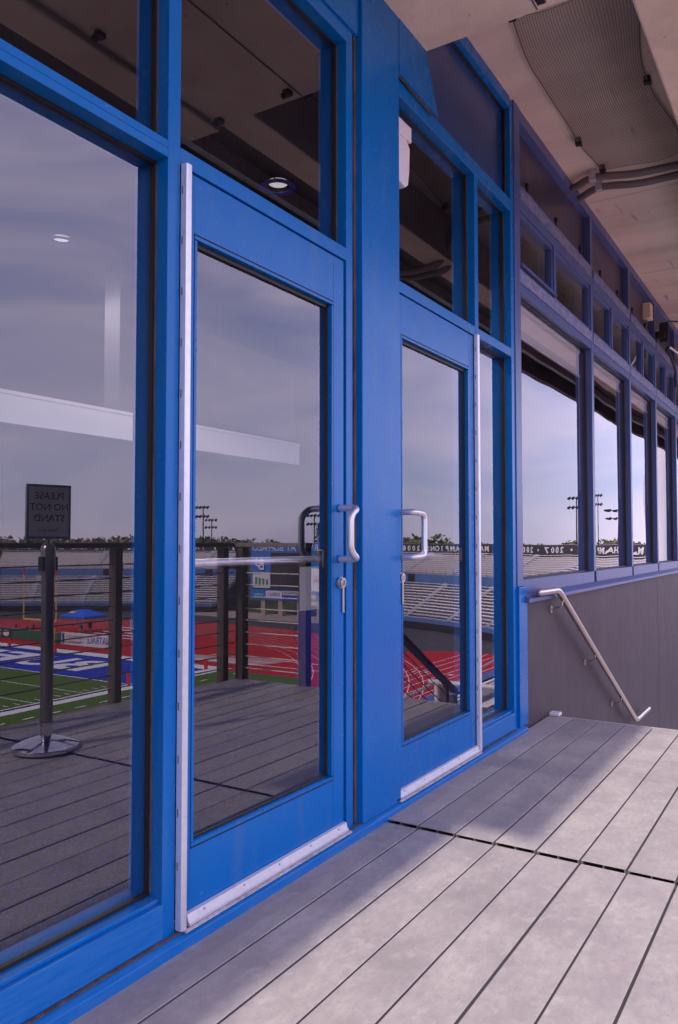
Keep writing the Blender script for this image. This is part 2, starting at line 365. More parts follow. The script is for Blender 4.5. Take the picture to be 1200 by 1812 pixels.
# ------------------------------------------------------------------ storefront: blue framing, glass, two doors
sf = empty('blue_storefront', (2, 0, 0), 'bright blue aluminium storefront with large panes, column cladding and two glass doors', 'storefront')
D = .13
def bar(name, x0, x1, z0, z1, y0=0, y1=D, m=None, parent=None, bev=.0018): return B(x0, x1, y0, y1, z0, z1).build(name, m or M_BLUE, parent or sf, bevel=bev)
def pane(name, x0, x1, z0, z1, y, m=None, parent=None, th=.006):
    b = MB().box(x0, x1, y, y+th, z0, z1); b.mi = [1, 1, 0, 1, 1, 1]
    return b.build(name, [m or M_GLASS, M_CLEAR], parent or sf)
def gasket(x0, x1, z0, z1, y, parent=None, wd=.010):
    # black rubber strips round a pane, proud of the glass, with a thin paler fold
    b = MB()
    for (a0, a1, c0, c1) in ((x0, x1, z0, z0+wd), (x0, x1, z1-wd, z1), (x0, x0+wd, z0+wd, z1-wd), (x1-wd, x1, z0+wd, z1-wd)):
        b.box(a0, a1, y-.014, y-.0005, c0, c1)
    b.build('gasket', M_BLACK, parent or sf)
    b = MB().box(x1-.0035, x1-.0005, y-.019, y-.0145, z0+wd, z1-wd)
    b.build('gasket_bead', M_SEAL, parent or sf)
GYY = .060
# mullions
bar('mullion', -1.05, -1.0, .03, 3.03)
bar('mullion', .28-.6, .33-.6, .03, 3.03)
bar('mullion', 1.567, 1.6155, .030, 3.03)
bar('jamb', 2.517, 2.562, .030, 3.03)
bar('mullion', 3.80, 3.847, .030, 3.03)
bar('corner_mullion', 4.35, 4.402, .030, 3.70)
# rails between them
for x0, x1 in ((-1.0, -.32), (-.27, 1.567)):
    bar('head_bar', x0, x1, 2.171, 2.196, -.0); bar('head_bar', x0, x1, 2.1965, 2.22, .0005)
    b = bar('bottom_rail', x0, x1, .035, .128, -.004, m=M_BLUED); bar('bottom_rail_stop', x0, x1, .1285, .140, .012)
    pane('pane', x0, x1, .128, 2.171, GYY); gasket(x0, x1, .140, 2.171, GYY)
    pane('pane', x0, x1, 2.22, 3.03, GYY); gasket(x0, x1, 2.22, 3.03, GYY)
bar('door_head', 1.6155, 2.517, 2.171, 2.22)
pane('transom_pane', 1.6155, 2.517, 2.22, 3.03, GYY); gasket(1.6155, 2.517, 2.22, 3.03, GYY)
bar('door_head', 2.90, 3.80, 2.171, 2.22)
pane('transom_pane', 2.90, 3.80, 2.22, 3.03, GYY); gasket(2.90, 3.80, 2.22, 3.03, GYY)
bar('head_bar', 3.847, 4.35, 2.171, 2.22)
pane('transom_pane', 3.847, 4.35, 2.22, 3.03, GYY); gasket(3.847, 4.35, 2.22, 3.03, GYY)
bar('bottom_rail', 3.847, 4.35, .035, .128, -.003, m=M_BLUED); bar('bottom_rail_stop', 3.847, 4.35, .1285, .14, .012)
pane('side_pane', 3.847, 4.35, .128, 2.171, GYY); gasket(3.847, 4.35, .14, 2.171, GYY)
bar('top_bar', -1.05, 2.562, 3.03, 3.085); bar('top_bar', 2.90, 4.35, 3.03, 3.10)
# header cladding and spandrel over the doors
bar('header_cladding', -1.05, 2.596, 3.088, 3.345, -.008, .1, bev=0)
MB().prism([(2.9135,3.344),(3.175,3.344),(3.305,3.09),(2.9135,3.10)], 'y', -.024, -.018).build('header_flap', M_BLUE, sf)
MB().prism([(2.90,3.10),(3.255,3.082),(3.255,3.088),(2.90,3.108)], 'y', -.0175, -.008).build('flap_edge_strip', M_SEAL, sf)
bar('spandrel', 3.10, 4.35, 3.10, 3.645, .045, .10, m=M_SPAN, bev=0); gasket(3.10, 4.35, 3.10, 3.645, .045)
bar('spandrel_top_bar', 3.10, 4.35, 3.645, 3.715)
# column cladding between the doors
MB().prism([(2.601,-.022),(2.913,-.022),(2.913,.12),(2.601,.12)], 'z', .033, 3.40).build('column_cover', M_BLUE, sf, bevel=.003)
bar('filler', 2.5625, 2.585, .03, 3.03, .012, .1); B(2.5855, 2.6005, .006, .1, .03, 3.35).build('sealant_joint', M_SEAL, sf)
# sill flashing along the deck
MB().prism([(.13,.032),(-.004,.032),(-.030,.018),(-.030,-.05),(.13,-.05)], 'x', -1.05, 4.50).build('sill_flashing', M_BLUED, sf, bevel=.002)
B(-1.05, 4.36, -.0165, -.0045, .0325, .0345).build('dirt_line', M_SEAL, sf)

def tubepath(pts, r=.05, n=6):
    # round the corners of a polyline
    P = [Vector(p) for p in pts]; o = [P[0]]
    for a, b, c in zip(P, P[1:], P[2:]):
        u = (a-b).normalized(); v = (c-b).normalized(); q0 = b+u*r; q1 = b+v*r
        for k in range(n+1):
            t = k/n; o.append(q0*(1-t)**2 + b*2*t*(1-t) + q1*t*t)
    return o+[P[-1]]
def door(x0, x1, gx0, gx1, hinge_right, hx):
    name = 'door'
    dz0, dz1, gz0, gz1 = .050, 2.164, .240, 1.990
    y0, y1 = .002, .046
    d = B(x0+.0005, gx0, y0, y1, dz0, dz1).build('door', M_BLUE, sf, bevel=.0015)
    B(gx1, x1, y0, y1, dz0, dz1).build('stile', M_BLUE, d, bevel=.0015)
    B(gx0+.0004, gx1-.0004, y0+.0006, y1, gz1, dz1).build('top_rail', M_BLUE, d, bevel=.0015)
    B(gx0+.0004, gx1-.0004, y0+.0006, y1, dz0, gz0).build('bottom_rail', M_BLUE, d, bevel=.0015)
    # raised glazing bead leaving a dark groove
    bw = .014
    b = MB()
    for (a0, a1, c0, c1) in ((gx0, gx1, gz0, gz0+bw), (gx0, gx1, gz1-bw, gz1), (gx0, gx0+bw, gz0+bw, gz1-bw), (gx1-bw, gx1, gz0+bw, gz1-bw)):
        b.box(a0+.002, a1-.002, y0-.001, .030, c0+.002, c1-.002)
    b.build('glazing_bead', M_BLUE, d)
    b = MB()
    for (a0, a1, c0, c1) in ((gx0, gx1, gz0-.003, gz0+.001), (gx0, gx1, gz1-.001, gz1+.003), (gx1-.001, gx1+.002, gz0, gz1)):
        b.box(a0, a1, y0-.0002, .02, c0, c1)
    b.build('groove', M_WOODR, d)
    pane('door_pane', gx0+bw, gx1-bw, gz0+bw, gz1-bw, .028, parent=d)
    b = MB()
    for (a0, a1, c0, c1) in ((gx0+bw, gx1-bw, gz1-bw-.012, gz1-bw), (gx1-bw-.006, gx1-bw, gz0+bw, gz1-bw), (gx0+bw, gx1-bw, gz0+bw, gz0+bw+.004)):
        b.box(a0, a1, .018, .0275, c0, c1)
    b.build('gasket', M_BLACK, d)
    # dark clearance round the leaf
    b = MB().box(x0, x1, .03, .05, dz1+.0005, 2.1705).box(x1+.0005, x1+.015 if not hinge_right else x1+.006, .02, .05, dz0, dz1) if True else None
    b.build('clearance_shadow', M_WOODR, d)
    # sweep and threshold
    MB().prism([(-.001,.072),(-.012,.069),(-.016,.052),(-.022,.047),(-.022,.040),(-.001,.040)], 'x', x0+.012 if not hinge_right else x0, x1-.003).build('door_sweep', M_ALU, d)
    MB().prism([(.10,.0385),(-.024,.0385),(-.030,.036),(-.0305,.0325),(.10,.0325)], 'x', x0-.01 if not hinge_right else x0+.02, x1+.008).build('threshold', M_ALUD, d)
    for k in range(5):
        sx_ = x0+.08+k*(x1-x0-.14)/4; MB().tube([(sx_,-.0125,.061),(sx_,-.0152,.0612)], .003, 8).build('screw', M_DSTEEL, d)
    MB().box(x0, x1-.003, -.0215, -.0145, .0386, .0396).build('threshold_groove', M_SEAL, d)
    # continuous hinge strip
    MB().prism([(hx,-.001),(hx+.002,-.020),(hx+.007,-.0225),(hx+.022,-.0225),(hx+.025,-.018),(hx+.025,-.001)], 'z', .038, 2.172).build('hinge_strip', M_ALU, d, bevel=.0008)
    b = MB()
    for k in range(14): B(hx-.0004, hx+.0012, -.0085, -.0055, .2+k*.145, .222+k*.145).build('hinge_slot', M_SEAL, d)
    return d
d1 = door(1.640, 2.500, 1.677, 2.428, False, 1.617)
d2 = door(2.880, 3.777, 2.968, 3.715, True, 3.782)
def pull(d, x, dirx, zc, ow=.052):
    # offset pull: posts stand off the stile, grip set sideways
    zt, zb = zc+.094, zc-.094; r = .0125
    pts = tubepath([(x, -.001, zt), (x, -.080, zt), (x+dirx*ow, -.080, zt-(.030 if ow < .06 else .006)), (x+dirx*ow, -.080, zb+(.030 if ow < .06 else .006)), (x, -.080, zb), (x, -.001, zb)], .026, 7)
    MB().tube(pts, r, 14).build('pull_handle', M_STEELB, d, smooth=True)
    for z in (zt, zb): MB().tube([(x, -.0005, z), (x+dirx*.0006, -.0045, z)], r*1.25, 14).build('handle_rose', M_BLUE, d, smooth=True)
def lock(d, x, z):
    cyl = MB(); cyl.tube([(x, -.0005, z), (x, -.010, z)], .021, 20); cyl.tube([(x, -.0101, z), (x, -.020, z)], .0185, 20)
    k = cyl.build('lock_cylinder', M_STEEL, d, smooth=True)
    MB().tube([(x, -.0202, z), (x, -.0225, z)], .0115, 16).build('cylinder_plug', M_CHROME, k, smooth=True)
    MB().box(x-.001, x+.001, -.0232, -.0226, z-.006, z+.006).build('key_slot', M_BLACK, k)
    B(x+.017, x+.028, -.006, -.001, z-.112, z-.012).build('latch_guard', M_STEEL, d, bevel=.001)
pull(d1, 2.468, -1, 1.137-.006); lock(d1, 2.466, .95)
pull(d2, 2.937, 1, 1.137-.006, .085); lock(d2, 2.945, .95)
# panic bars inside
MB().tube([(1.67,.105,1.035),(2.50,.105,1.035)], .013, 14).build('push_bar', M_STEELB, d1, smooth=True)
MB().tube([(2.96,.105,1.035),(3.72,.105,1.035)], .021, 14).build('push_bar', M_DSTEEL, d2, smooth=True)
for d, x in ((d1, 1.70), (d1, 2.452), (d2, 3.735)): B(x-.02, x+.02, .047, .085, 1.0, 1.07).build('push_bar_mount', M_DSTEEL, d, bevel=.004)

# notice stuck inside door glass
n = B(2.262, 2.385, .036, .0366, .858, 1.012).build('paper_notice', M_PAPER); tag(n, 'white paper notice taped inside the left door glass beside the lock', 'notice')
# white sensor box in the recess of the second transom
sb = empty('sensor_box', (3.0, .03, 2.8), 'white plastic sensor box with sloped underside beside the blue column', 'sensor')
B(2.935, 3.085, .004, .052, 2.875, 2.945).build('bracket', M_WHITE, sb, bevel=.006)
MB().prism([(2.925,2.873),(3.03,2.873),(3.066,2.842),(3.060,2.735),(3.048,2.672),(3.022,2.652),(2.925,2.668)], 'y', .003, .054).build('housing', M_WHITE, sb, bevel=.006)

# ------------------------------------------------------------------ purple-blue window wall to the right
ww = empty('window_wall', (8, 0, 0), 'faded purple-blue window wall with vent lights above tall panes', 'window wall')
PX = [(4.405, 4.505), (6.17, 6.235), (7.54, 7.60), (8.82, 8.88), (10.10, 10.16), (11.38, 11.44), (12.66, 12.72), (13.94, 14.0)]
for k, (a, b_) in enumerate(PX):
    B(a, b_, 0 if k else -.006, .13, .875 if k else .84, 3.718).build('mullion', M_PURP, ww, bevel=.002)
for k in range(len(PX)-1):
    a, b_ = PX[k][1], PX[k+1][0]; a += .0005; b_ -= .0005
    w_ = pane('window', a, b_, .875, 2.60, GYY, M_GLASS2, ww)
    gasket(a, b_, .875, 2.60, GYY, w_, .011)
    B(a, b_, -.0015, .13, .792, .8745).build('bottom_bar', M_PURP, ww, bevel=.0015)
    B(a, b_, .003, .13, 2.601, 2.655).build('head_bar', M_PURP, ww, bevel=.0015)
    B(a, b_, -.004, .13, 2.6555, 2.735).build('head_bar', M_CHALK, ww, bevel=.0015)
    B(a, b_, .0, .13, 3.10, 3.165).build('upper_bar', M_PURP, ww, bevel=.0015)
    B(a, b_, -.010, .13, 3.1655, 3.245).build('drip_ledge', M_CHALK, ww, bevel=.004)
    B(a, b_, .05, .10, 3.2455, 3.645).build('spandrel', M_SPANP, ww)
    B(a, b_, -.0, .12, 3.645, 3.719).build('top_bar', M_PURP, ww, bevel=.0015)
    c = (a+b_)/2-(.10 if k == 0 else 0)
    B(c-.025, c+.025, .002, .12, 2.7355, 3.0995).build('vent_mullion', M_PURP, ww, bevel=.0015)
    for (v0, v1) in ((a, c-.0255), (c+.0255, b_)):
        f = MB(); fw = .028
        f.box(v0, v1, .012, .05, 2.7355, 2.7355+fw).box(v0, v1, .012, .05, 3.0995-fw, 3.0995)
        f.box(v0, v0+fw, .012, .05, 2.7355+fw, 3.0995-fw).box(v1-fw, v1, .012, .05, 2.7355+fw, 3.0995-fw)
        fr = f.build('vent_frame', M_PURP, ww)
        pane('vent_pane', v0+fw, v1-fw, 2.7355+fw, 3.0995-fw, .034, M_GLASS2, fr)
# the first vent stands open as a hopper
B(4.52, 5.23, -.012, -.002, 2.755, 2.775).build('hopper_lip', M_PURP, ww)
MB().prism([(4.505,-.028),(13.94,-.028),(13.94,-.0),(4.505,-.0)], 'z', .7495, .7515)
MB().prism([(.02,.7915),(-.012,.7915),(-.040,.765),(-.040,.742),(.02,.742)], 'x', 4.5065, 14).build('sloped_sill', M_PURP, ww, bevel=.002)
# clips on the ledge
for k in range(13):
    x = 4.66+k*.61
    t_ = MB(); t_.box(x-.012, x+.012, -.006, .02, 3.246, 3.262); t_.tube([(x,.004,3.2622),(x,.004,3.29)], .006, 6); t_.box(x-.008, x+.014, -.006, .012, 3.2902, 3.315)
    o = t_.build('ledge_clip', M_BLACK, ww)
# roller shades
for k in range(5):
    a, b_ = PX[k][1]+.01, PX[k+1][0]-.05
    z0 = 2.385 if k == 0 else 2.50-.01*k
    sh = empty('roller_shade', ((a+b_)/2, .14, 2.6), ['long white roller shade half drawn in the window nearest the blue storefront', 'short pale roller shade rolled up in the second window from the storefront', 'short pale roller shade in the third window from the storefront', 'short pale roller shade in the fourth window from the storefront', 'short pale roller shade in the fifth window from the storefront'][k], 'roller shade', 'roller shades')
    MB().box(a, b_, .085, .088, z0, 2.57).build('fabric', M_SHADE, sh)
    MB().tube([(a, .105, 2.58), (b_, .105, 2.58)], .03, 12).build('roller', M_SHADE, sh, smooth=True)
    MB().tube([(a, .0865, z0), (b_, .0865, z0)], .012, 8).build('hem_bar', M_ALU, sh, smooth=True)
    MB().tube([(b_+.012, .09, 2.56), (b_+.012, .09, 1.5)], .002, 5).build('pull_chain', M_WHITE, sh)

# grey panel wall under the windows
gw = empty('grey_panel_wall', (8, 0, 0), 'dark grey panel wall below the purple windows beside the stairs', 'wall')
for a, b_ in ((4.545, 8.775), (8.785, 11.2), (11.21, 14)): B(a, b_, .004, .08, -2.6, .7415).build('panel', M_GREY, gw, bevel=.002)
B(4.545, 14, .03, .12, -2.6, .74).build('backing', M_BLACK, gw)
B(4.4025, 4.5435, -.016, .12, .034, .838).build('corner_trim', M_BLUE, gw, bevel=.002)
B(4.5437, 4.5447, -.0, .1, -.3, .74).build('trim_joint', M_BLACK, gw)

# handrail on the grey wall
hr = empty('handrail', (6, -.07, .2), 'brushed steel handrail sloping down the grey wall by the stairs', 'handrail')
MB().tube(tubepath([(4.585,-.075,.80),(4.965,-.075,.797),(7.25,-.075,-.455),(7.80,-.075,-.455)], .055, 6), .0215, 16).build('rail', M_STEEL, hr, smooth=True)
MB().lathe([(.0215,0),(.019,.006),(.012,.0105),(.001,.012)], 0, 0, 16).build('rail_cap', M_STEEL, hr, smooth=True)
cap = hr.children[-1]; cap.rotation_euler = (0, -math.pi/2, 0); cap.location = (4.5852, -.075, .80)
for x in (5.06, 5.87, 6.68):
    z = .797-(x-4.965)*.548
    br = MB().tube(tubepath([(x,-.075,z-.02),(x,-.075,z-.062),(x,.002,z-.082)], .03, 5), .0055, 8).build('bracket', M_STEEL, hr, smooth=True)
    MB().tube([(x,.0035,z-.082),(x,-.003,z-.082)], .026, 14).build('wall_plate', M_STEEL, br, smooth=True)
    B(x-.02, x+.02, -.085, -.065, z-.0255, z-.0195).build('saddle', M_STEEL, br)

# ------------------------------------------------------------------ services on the ceiling
bn = empty('bird_net', (4.6, -.5, 3.6), 'brown bird netting stretched under the concrete ceiling', 'netting')
b = MB(); NX, NY = 124, 40
def netp(i, j):
    u = i/NX; v_ = j/NY; x = 3.66+1.86*u; y = -.262+.06*math.sin(u*3.1)-(.58-.05*math.sin(u*2.6))*v_ + .012*math.sin(u*9+v_*4)
    z = 3.69-.028*math.sin(math.pi*v_)*(.6+.4*math.sin(u*7+1)) + .004*math.sin(u*23+v_*9)
    return Vector((x + .012*math.sin(v_*8+u*3), y, z))
hw = .0014
for j in range(NY+1):
    for i in range(NX):
        p0, p1 = netp(i, j), netp(i+1, j); e_ = 3 if j in (0, NY) else 1
        b.quad(p0+Vector((0,hw*e_,0)), p1+Vector((0,hw*e_,0)), p1-Vector((0,hw*e_,0)), p0-Vector((0,hw*e_,0)))
for i in range(NX+1):
    for j in range(NY):
        p0, p1 = netp(i, j), netp(i, j+1); e_ = 3 if i in (0, NX) else 1
        b.quad(p0+Vector((hw*e_,0,0)), p1+Vector((hw*e_,0,0)), p1-Vector((hw*e_,0,0)), p0-Vector((hw*e_,0,0)))
b.build('mesh_cord', M_NET, bn, kind='stuff')
b = MB()
for i, j in ((0,0),(NX,0),(0,NY),(NX,NY),(NX//2,NY),(NX*3//4,0)):
    q = netp(i, j); c = MB(); c.box(q.x-.02, q.x+.016, q.y-.014, q.y+.02, q.z-.012, 3.7195); c.box(q.x-.03, q.x+.006, q.y-.02, q.y-.006, q.z-.022, q.z+.004)
    c.build('anchor', M_BLACK, bn)
# near net clips, seen mirrored in the transoms
for k, (x, y) in enumerate(((3.10,-.58),(3.12,-1.04),(2.30,-1.02),(1.55,-.62),(1.5,-1.02),(.6,-.7))):
    c = MB(); c.box(x-.02, x+.02, y-.015, y+.02, 3.318, 3.3395).box(x-.03, x-.004, y-.02, y-.002, 3.30, 3.3178)
    tag(c.build('ceiling_anchor', M_BLACK), ['small black net anchor at the end of the near slab', 'small black net anchor at the outer corner of the near slab', 'small black anchor on the near slab outer edge', 'small black anchor mid slab over the left window', 'small black anchor on slab edge over left window', 'small black anchor nearest the camera overhead'][k], 'anchor', 'ceiling net anchors')
for k, (dx, lab) in enumerate(((0, 'grey flexible conduit crossing the ceiling past the net, nearer one'), (.19, 'grey flexible conduit crossing the ceiling, farther one of the pair'))):
    pts = tubepath([(5.70+dx,.05,3.665),(5.55+dx*.95,-.17,3.672),(5.60+dx*.9,-.45,3.64),(5.66+dx*.8,-.80,3.66),(5.72+dx*.8,-.95,3.33),(5.75+dx*.8,-1.3,3.33),(5.78+dx*.8,-1.9,3.55)], .09, 5)
    cc = empty('conduit', (5.6+dx, -.4, 3.66), lab, 'conduit', 'ceiling conduits')
    MB().tube(pts, .026, 12).build('sleeve', M_COND, cc, smooth=True)
    B(5.53+dx*.95, 5.575+dx*.95, -.20, -.155, 3.64, 3.72).build('strap', M_ALUD, cc)
jb = empty('junction_box', (8.6, 0, 3.45), 'small pale junction box on the purple spandrel far along the wall', 'junction box')
B(8.44, 8.58, -.03, .049, 3.40, 3.56).build('box', M_CONC, jb, bevel=.006); MB().tube([(8.5,.02,3.40),(8.5,.03,3.0)], .009, 8).build('drop_conduit', M_COND, jb)
fl = empty('floodlight', (9.0, -.1, 3.3), 'black bracket floodlight with loose cables at the far end of the wall', 'floodlight')
B(8.92, 8.99, -.12, -.03, 3.25, 3.46).build('head', M_BLACK, fl, bevel=.01); B(8.84, 8.9, -.10, -.02, 3.28, 3.35).build('driver', M_BLACK, fl, bevel=.006)
B(8.9, 9.0, -.03, .05, 3.30, 3.36).build('mount', M_SOFF, fl)
MB().tube([(9.0,-.12,3.20),(9.25,-.25,3.10),(9.7,-.3,3.16)], .012, 8).build('arm', M_ALU, fl); MB().tube([(9.0,-.1,3.2),(9.3,-.13,3.0),(9.5,-.1,2.86)], .014, 8).build('cable', M_BLACK, fl)
MB().tube([(9.06,-.1,3.5),(9.5,-.3,3.56),(10.2,-.5,3.66)], .008, 6).build('cable', M_BLACK, fl)

# ------------------------------------------------------------------ interior behind the glass
def struct(name, b, m): return tag(b.build(name, m), kind='structure')
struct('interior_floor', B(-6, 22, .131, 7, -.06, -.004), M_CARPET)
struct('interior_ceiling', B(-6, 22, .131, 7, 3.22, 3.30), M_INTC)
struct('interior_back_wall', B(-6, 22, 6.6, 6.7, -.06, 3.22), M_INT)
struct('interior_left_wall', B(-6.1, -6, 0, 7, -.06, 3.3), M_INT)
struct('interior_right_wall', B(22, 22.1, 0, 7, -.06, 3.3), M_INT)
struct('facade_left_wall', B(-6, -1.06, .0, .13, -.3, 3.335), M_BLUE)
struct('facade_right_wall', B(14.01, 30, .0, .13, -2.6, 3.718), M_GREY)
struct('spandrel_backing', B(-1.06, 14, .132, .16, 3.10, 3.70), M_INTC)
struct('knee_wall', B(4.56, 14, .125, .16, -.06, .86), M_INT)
bh = empty('white_bulkhead', (3, 2.6, 1.8), 'long white bulkhead hanging across the room behind the glass', 'bulkhead')
B(-6, 5.79, 2.5, 2.75, 1.793, 1.962).build('fascia', M_WALLW, bh); B(-6, 5.79, 2.495, 2.76, 1.9625, 1.985).build('cap_strip', M_WALLW, bh)
pw = empty('partition_wall', (3, 2.6, 0), 'pale panelled partition under the white bulkhead', 'partition')
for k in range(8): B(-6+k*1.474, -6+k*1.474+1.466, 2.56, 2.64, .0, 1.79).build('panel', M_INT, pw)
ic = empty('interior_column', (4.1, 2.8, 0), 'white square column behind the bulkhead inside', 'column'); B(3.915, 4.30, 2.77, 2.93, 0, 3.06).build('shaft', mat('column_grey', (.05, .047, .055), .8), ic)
pic = empty('hanging_screen', (5.7, 3.0, 2.6), 'dark video screen showing a green field hung inside behind the left door', 'screen')
B(4.95, 6.45, 3.0, 3.05, 2.12, 2.92).build('casing', M_BLACK, pic)
B(4.98, 6.42, 2.995, 2.9995, 2.15, 2.89).build('picture', mat('print_green', (.03, .09, .05), .5, noise=.8, nscale=2.5, col2=(.10, .08, .16)), pic)
for x in (5.3, 6.1): MB().tube([(x,3.03,2.92),(x,3.03,3.22)], .02, 8).build('hanger', M_DSTEEL, pic)
bp = empty('blue_display_panel', (4.7, 1.6, 0), 'upright blue display panel standing inside behind the left door', 'display panel')
B(4.52, 4.93, 1.60, 1.63, .05, .74).build('panel', mat('display_blue', (.01, .022, .24), .5), bp)
for x in (4.52, 4.84): B(x-.004, x+.004, 1.58, 1.65, 0, .0495).build('foot', M_BLACK, bp)
M_RING = mat('blue_glass_ring', (.02, .03, .5), .2, spec=.8)
def downlight(x, y, label):
    e_ = empty('ceiling_light', (x, y, 3.19), label, 'ceiling light', 'interior downlights')
    MB().lathe([(.066,.0),(.066,.028),(.056,.028),(.056,-.0)], x, y, 24, 3.19).build('can', M_CHROME, e_, smooth=True)
    MB().lathe([(.001,.0),(.055,.0),(.055,.004),(.001,.004)], x, y, 24, 3.184).build('lens', M_LENS, e_)
    i0 = MB()
    i0.arc(x, y, [(.068,3.160),(.105,3.160),(.105,3.164),(.068,3.164)], 0, 360, 32); i0.build('glass_ring', M_RING, e_)
    for k in range(4):
        a = k*math.pi/2+.4; MB().tube([(x+.09*math.cos(a), y+.09*math.sin(a), 3.15), (x+.09*math.cos(a), y+.09*math.sin(a), 3.22)], .004, 6).build('pin', M_CHROME, e_)
    ld = bpy.data.lights.new('downlight', 'SPOT'); ld.energy = 45; ld.spot_size = math.radians(150); ld.spot_blend = .6; ld.color = (1, .93, .9); ld.shadow_soft_size = .08
    lo = bpy.data.objects.new('downlight_lamp', ld); C.objects.link(lo); lo.location = (x, y, 3.08)
    lo.parent = e_; lo.matrix_parent_inverse = Matrix.Translation(-e_.location)
downlight(3.62, 1.14, 'downlight with blue glass ring seen through the transom above the left door')
downlight(3.50, 2.90, 'downlight with ring seen through the large left window')
downlight(.8, 3.0, 'added downlight out of view left of the large window, brightening the room')  # lamp added out of sight to brighten the bulkhead
downlight(-1.6, 2.9, 'added unseen downlight farthest left, brightening the bulkhead')  # second added lamp, unseen, only there as interior fill

# ------------------------------------------------------------------ deck railing and sign stand (outside, seen mirrored)
def rail_bar(b, p, q, wd, h):
    p = Vector(p); q = Vector(q); d = (q-p).normalized(); s_ = Vector((-d.y, d.x, 0)).normalized()*wd/2; u = d.cross(s_).normalized()*h/2
    if u.z < 0: u = -u
    i = len(b.v)
    for a in (p, q): b.v += [tuple(a-s_-u), tuple(a+s_-u), tuple(a+s_+u), tuple(a-s_+u)]
    b.f += [(i,i+1,i+2,i+3),(i+4,i+7,i+6,i+5),(i,i+4,i+5,i+1),(i+1,i+5,i+6,i+2),(i+2,i+6,i+7,i+3),(i+3,i+7,i+4,i)]; b.mi += [0]*6
    return b
gr = empty('deck_railing', (2, -2.54, 0), 'brown metal cable railing along the outer edge of the deck', 'railing')
rail_bar(MB(), (-4.5,-2.54,1.075), (5.03,-2.54,1.075), .10, .035).build('top_rail', M_POST, gr, bevel=.003)
PXS = (-3.8, -2.7, -1.6, -.5, .55, 1.62, 2.72, 3.80, 4.86)
for x in PXS: B(x-.031, x+.031, -2.575, -2.505, -.05, 1.056).build('post', M_POST, gr, bevel=.003)
for k in range(10):
    z = .09+k*.095
    MB().tube([(-4.5,-2.54,z),(5.0,-2.54,z)], .0048, 5).build('cable', M_CABLE, gr)
er = empty('end_railing', (4.99, -2.1, 0), 'short brown cable railing across the deck end by the stairs', 'railing')
rail_bar(MB(), (4.99,-2.485,1.0765), (4.99,-1.79,1.0765), .09, .033).build('top_rail', mat('rail_sunlit_tone', (.30, .26, .25), .45), er, bevel=.003)  # rail brown lightened here to paint in sunlight
for y in (-2.45, -1.83): B(4.952, 5.028, y-.035, y+.035, -.05, 1.059).build('post', M_POST, er, bevel=.003)
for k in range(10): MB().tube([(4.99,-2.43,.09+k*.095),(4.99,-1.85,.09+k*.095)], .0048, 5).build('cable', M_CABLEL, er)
sr = empty('stair_railing', (6.2, -1.68, -.6), 'brown railing sloping down the open side of the stairs', 'railing')
rail_bar(MB(), (4.97,-1.68,1.02), (7.46,-1.68,-.42), .075, .04).build('top_rail', M_POST, sr, bevel=.003)
for x, z in ((5.04,.93),(7.22,-.335),(7.43,-.45)): B(x-.035, x+.035, -1.713, -1.647, -1.5 if x > 6 else -.1, z).build('post', M_POST, sr, bevel=.003)
for k in range(7): MB().tube([(5.04,-1.68,.86-k*.115),(7.22,-1.68,-.40-k*.115)], .0048, 5).build('cable', M_CABLE, sr)
wr = empty('white_pipe_rail', (9, -1, -1.4), 'white pipe guard rail at the lower landing past the stairs', 'railing')
for z in (-.55, -.95): MB().tube([(8.6,-.35,z),(8.6,-2.5,z-.02)], .03, 10).build('pipe', M_WHITE, wr, smooth=True)
for y in (-.5, -1.4, -2.4): MB().tube([(8.6,y,-1.485),(8.6,y,-.55)], .03, 10).build('pipe_post', M_WHITE, wr, smooth=True)

ss = empty('sign_stand', (2.75, -1.90, 0), 'polished belt post with framed PLEASE NO NOT STAND sign on the deck', 'sign stand')
X0, Y0 = 2.75, -1.90
MB().lathe([(.168,.001),(.170,.012),(.168,.022),(.15,.032),(.09,.056),(.045,.068),(.034,.07)], X0, Y0, 40).build('base', M_CHROME, ss, smooth=True)
MB().lathe([(.030,.06),(.030,.14)], X0, Y0, 24).build('foot_sleeve', M_CHROME, ss, smooth=True)
MB().lathe([(.033,.14),(.033,.93)], X0, Y0, 24).build('pole', M_DSTEEL, ss, smooth=True)
MB().lathe([(.038,.925),(.039,.93),(.039,1.06),(.034,1.078),(.02,1.09),(.012,1.092)], X0, Y0, 24).build('belt_head', M_DSTEEL, ss, smooth=True)
for s_ in (-1, 1): B(X0+s_*.040-.008, X0+s_*.040+.008, Y0-.02, Y0+.02, .945, 1.02).build('belt_clip', M_BLACK, ss, bevel=.003)
MB().lathe([(.009,1.08),(.009,1.13)], X0, Y0, 12).build('stem', M_DSTEEL, ss)
ang = math.radians(14); xd = Vector((-math.cos(ang), -math.sin(ang), 0)); nd = xd.cross(Vector((0,0,1)))   # sign faces the glass
def signbox(name, hw_, z0, z1, t0, t1, m):
    c = Vector((X0, Y0, 0)); b = MB(); P = []
    for tt in (t0, t1):
        for sx_, z in ((-1,z0),(1,z0),(1,z1),(-1,z1)): P.append(c + xd*sx_*hw_ + nd*tt + Vector((0,0,z)))
    b.v = [tuple(p) for p in P]; b.f = [(0,1,2,3),(4,7,6,5),(0,4,5,1),(1,5,6,2),(2,6,7,3),(3,7,4,0)]; b.mi = [0]*6
    return b.build(name, m, ss)
signbox('sign_frame', .121, 1.115, 1.408, -.012, .006, M_DSTEEL)
sf_ = signbox('sign_sheet', .108, 1.128, 1.395, .0065, .008, mat('sign_sheet_paper', (.82, .78, .80), .7))
M_INK = mat('ink', (.05, .045, .06), .7)
